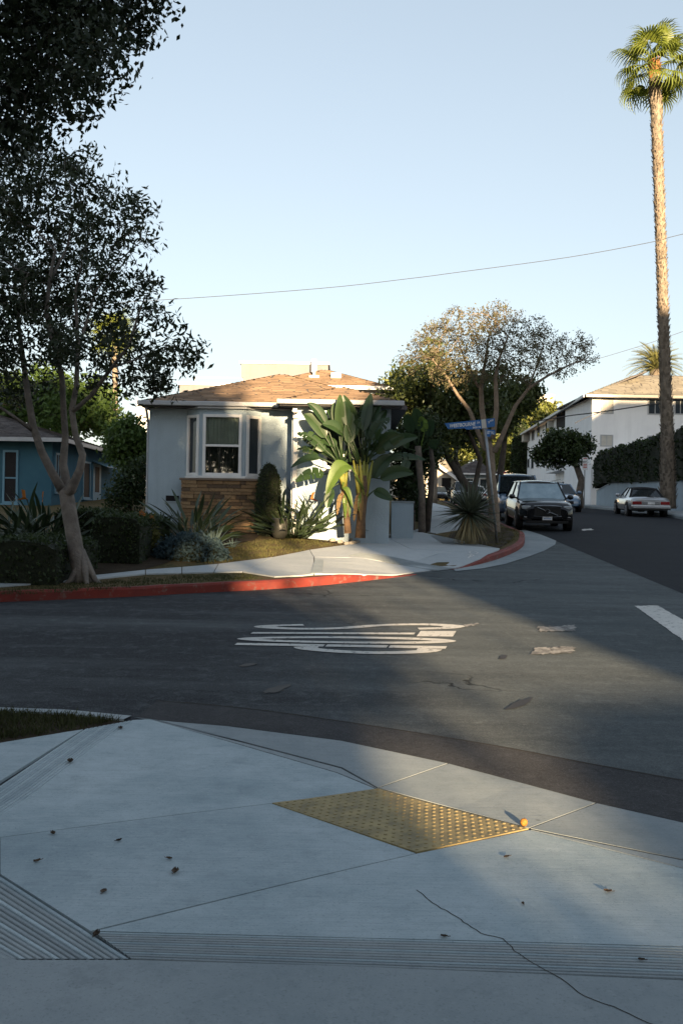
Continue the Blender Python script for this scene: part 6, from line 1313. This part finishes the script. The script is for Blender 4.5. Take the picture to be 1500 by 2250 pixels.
t, t_ = car('black sedan parked far off before the gabled house', cg(9.9, 102), (-.05, -1, 0), SED, 'paint_black', SEDG, (1.35, -1.35, .32, .8)); [cbox(t, t_, 'headlamp', 'lamp_clear', 1.9, 2.15, s * .48, s * .76, .6, .7, .03) for s in (-1, 1)]
t, t_ = car('white car glimpsed between the yucca and the bare tree trunk', cg(10.9, 82), (.05, 1, 0), SED, 'paint_white', SEDG, (1.35, -1.35, .32, .8)); [cbox(t, t_, 'tail_lamp', 'lamp_red', -2.32, -2.1, s * .5, s * .78, .66, .8, .02) for s in (-1, 1)]
SLS = [(-2.23, .76, .42, .74, .80), (-2.18, .84, .34, .82, .90), (-1.9, .88, .28, .86, .935), (-1.0, .905, .24, .86, .93), (.5, .905, .22, .84, .91), (1.4, .88, .22, .78, .86), (2.0, .82, .24, .68, .75), (2.23, .7, .32, .56, .62)]
t, t_ = car('silver convertible with black soft top parked below the retaining wall', cg(14.33, 47.9), (.07, 1, 0), SLS, 'paint_silver', (.75, .18, -.72, -1.3, .88, 1.30, .76, .55), (1.3, -1.22, .31, .81), 'softtop')
for s in (-1, 1): cbox(t, t_, 'tail_lamp', 'lamp_red', -2.245, -2.0, s * .42, s * .83, .58, .73, .02)
cbox(t, t_, 'bumper', 'paint_silver', -2.29, -2.05, -.86, .86, .40, .56, .04); cbox(t, t_, 'bumper_strip', 'plastic', -2.3, -2.06, -.87, .87, .34, .395, .01)
o = cbox(t, t_, 'number_plate', 'sign_white', -2.262, -2.235, -.16, .16, .59, .70, .004); cbox(t, t_, 'plate_panel', 'rim', -2.25, -2.2, -.40, .40, .575, .73, .01); cbox(t, t_, 'brake_light', 'plastic', -2.06, -1.98, -.16, .16, .925, .95, .005); cbox(t, t_, 'exhaust', 'plastic', -2.24, -2.0, .3, .55, .24, .30, .01)
# ================================================================== UNSEEN TREES, HEDGE AND BLOCKS ADDED BEHIND THE CAMERA (shaped to shade the corner)
YS = -25.
def shade_tree(label, blobs, n, size=.5, trunk=.3):  # unseen tree added for the shade its crown casts
    cen = sum((b[0] for b in blobs), Vector()) / len(blobs); dense_tree('ficus_tree', label, blobs, (cen.x, cen.y, .09), n, size, 'leaf_ficus', trunk, cl=20, spread=.4, shell=.2, aspect=.6, branch=120)
V3 = Vector
shade_tree('tall dense unseen ficus added behind the viewpoint, lobes shaped to shade the corner', [(V3((2.2, YS, 12)), (5.0, 3.5, 6.5)), (V3((1, YS, 17)), (4.6, 3, 4)), (V3((2.6, YS, 6.5)), (4.1, 3, 3.2)), (V3((7.95, YS, 10.0)), (1.6, 2, 1.75)), (V3((6.7, YS, 5.85)), (1.75, 2, .52)), (V3((6.2, YS, 12.2)), (1.7, 2, 1.6)), (V3((5.4, YS, 3.6)), (1.3, 2, 2.2)), (V3((0, YS, 4)), (4, 2, 4)), (V3((5.2, YS - 1.5, 9.2)), (2, 1.5, 2.6)), (V3((3.5, YS - 2, 6.5)), (2.8, 1.5, 2))], 44000)
shade_tree('second tall unseen ficus added behind the viewpoint for shade', [(V3((-7, YS, 13)), (6, 4, 8)), (V3((-9, YS, 7)), (6, 3, 5))], 14000, .6)
shade_tree('third tall unseen ficus added behind the viewpoint for shade', [(V3((-19, YS, 13)), (7, 4, 9)), (V3((-20, YS, 6)), (7, 3, 5))], 12000, .7)
def shade_hedge(u, v):  # unseen added hedge; the notch in its top shapes the sun streak
    k_ = v * 3; i = min(2, int(k_)); t = k_ - i; x = 4.5 + 9 * u; top = float(np.interp(x, [4, 6.7, 6.95, 8.1, 8.22, 8.6, 9.3, 10.1, 11.5, 13.5], [5.2, 5.1, 4.24, 4.26, 4.5, 4.82, 4.98, 5.03, 5.0, 4.9])); S = [(YS + 1, 0), (YS + 1, top), (YS - 1, top), (YS - 1, 0)]; a, b = S[i], S[i + 1]; return (x, a[0] + (b[0] - a[0]) * t, a[1] + (b[1] - a[1]) * t)
hedge_mesh('tall_hedge', 'tall unseen hedge added behind the viewpoint, top notched to shape the sun streak', shade_hedge, 90, 9, 14000, .13, 'leaf_dark', (9, YS, .1), wob=.03)
def shade_block(label, x0, x1, h, floors):  # unseen block added; its height comes from the shade wanted
    t = thing('apartment_building', label, 'building', ((x0 + x1) / 2, YS - 6, .1)); MB().box(x0, x1, YS - 12, YS, 0, h - .3).build('wall', M['stucco'], t); MB().box(x0 - .2, x1 + .2, YS - 12.2, YS + .2, h - .298, h).build('parapet', M['trim'], t)
    Mb = wmat((x1, YS), (x0, YS)); n = max(1, int((x1 - x0) / 3.2))
    for f_ in range(floors):
        for i in range(n): c_ = (i + .5) * (x1 - x0) / n; win(t, Mb, c_ - .7, c_ + .7, .9 + f_ * 3, 2.3 + f_ * 3, .08)
shade_block('unseen four storey block added behind the viewpoint for shade', 13.4, 17.9, 13.2, 4); shade_block('unseen five storey block added behind the viewpoint for shade', 18.2, 22, 16.6, 5); shade_block('unseen tall seven storey block added behind the viewpoint for shade', 22.4, 39.6, 22.6, 7); shade_block('unseen taller eight storey block added behind the viewpoint for shade', 42.3, 75, 25.4, 8)
dense_tree('ficus_tree', 'near unseen ficus added behind the viewpoint to darken the foreground sidewalk', [(V3((-1.2, -4.2, 7.2)), (3.4, 3.2, 2.2)), (V3((-4.5, -3.5, 7)), (3.2, 3.4, 2.4)), (V3((-2.6, -6.5, 8)), (3.5, 3, 2.6)), (V3((-5.5, .5, 6.6)), (2.4, 2.4, 1.8))], (-3.6, -4.5, .09), 16000, .22, 'leaf_ficus', .35, cl=16, spread=.25, shell=.2, aspect=.55, branch=200)  # unseen crown added to darken the foreground paving
shade_tree('small round unseen tree added behind the viewpoint for shade', [(V3((13.3, YS + 2, 7.0)), (1.5, 1.2, 1.1)), (V3((14.2, YS + 2, 7.8)), (1.2, 1.2, 1.2))], 1500, .3, .12)  # unseen tree added to part shade the right of the street
dense_tree('added_sparse_tree', 'thin leafed unseen tree added behind the viewpoint to dapple the evening sun', [(V3((11.3, YS + 3, 9.6)), (2.2, 1.6, 2.9)), (V3((11.2, YS + 3, 5.9)), (1.7, 1.2, .8)), (V3((9.4, YS + 3, 9.6)), (1.1, 1.2, 1.3))], (11.4, YS + 3, .09), 480, .24, 'leaf_dark', .12, cl=4, spread=.3, shell=.0, branch=120)  # unseen sparse crown added to weaken the sun on porch wall and street
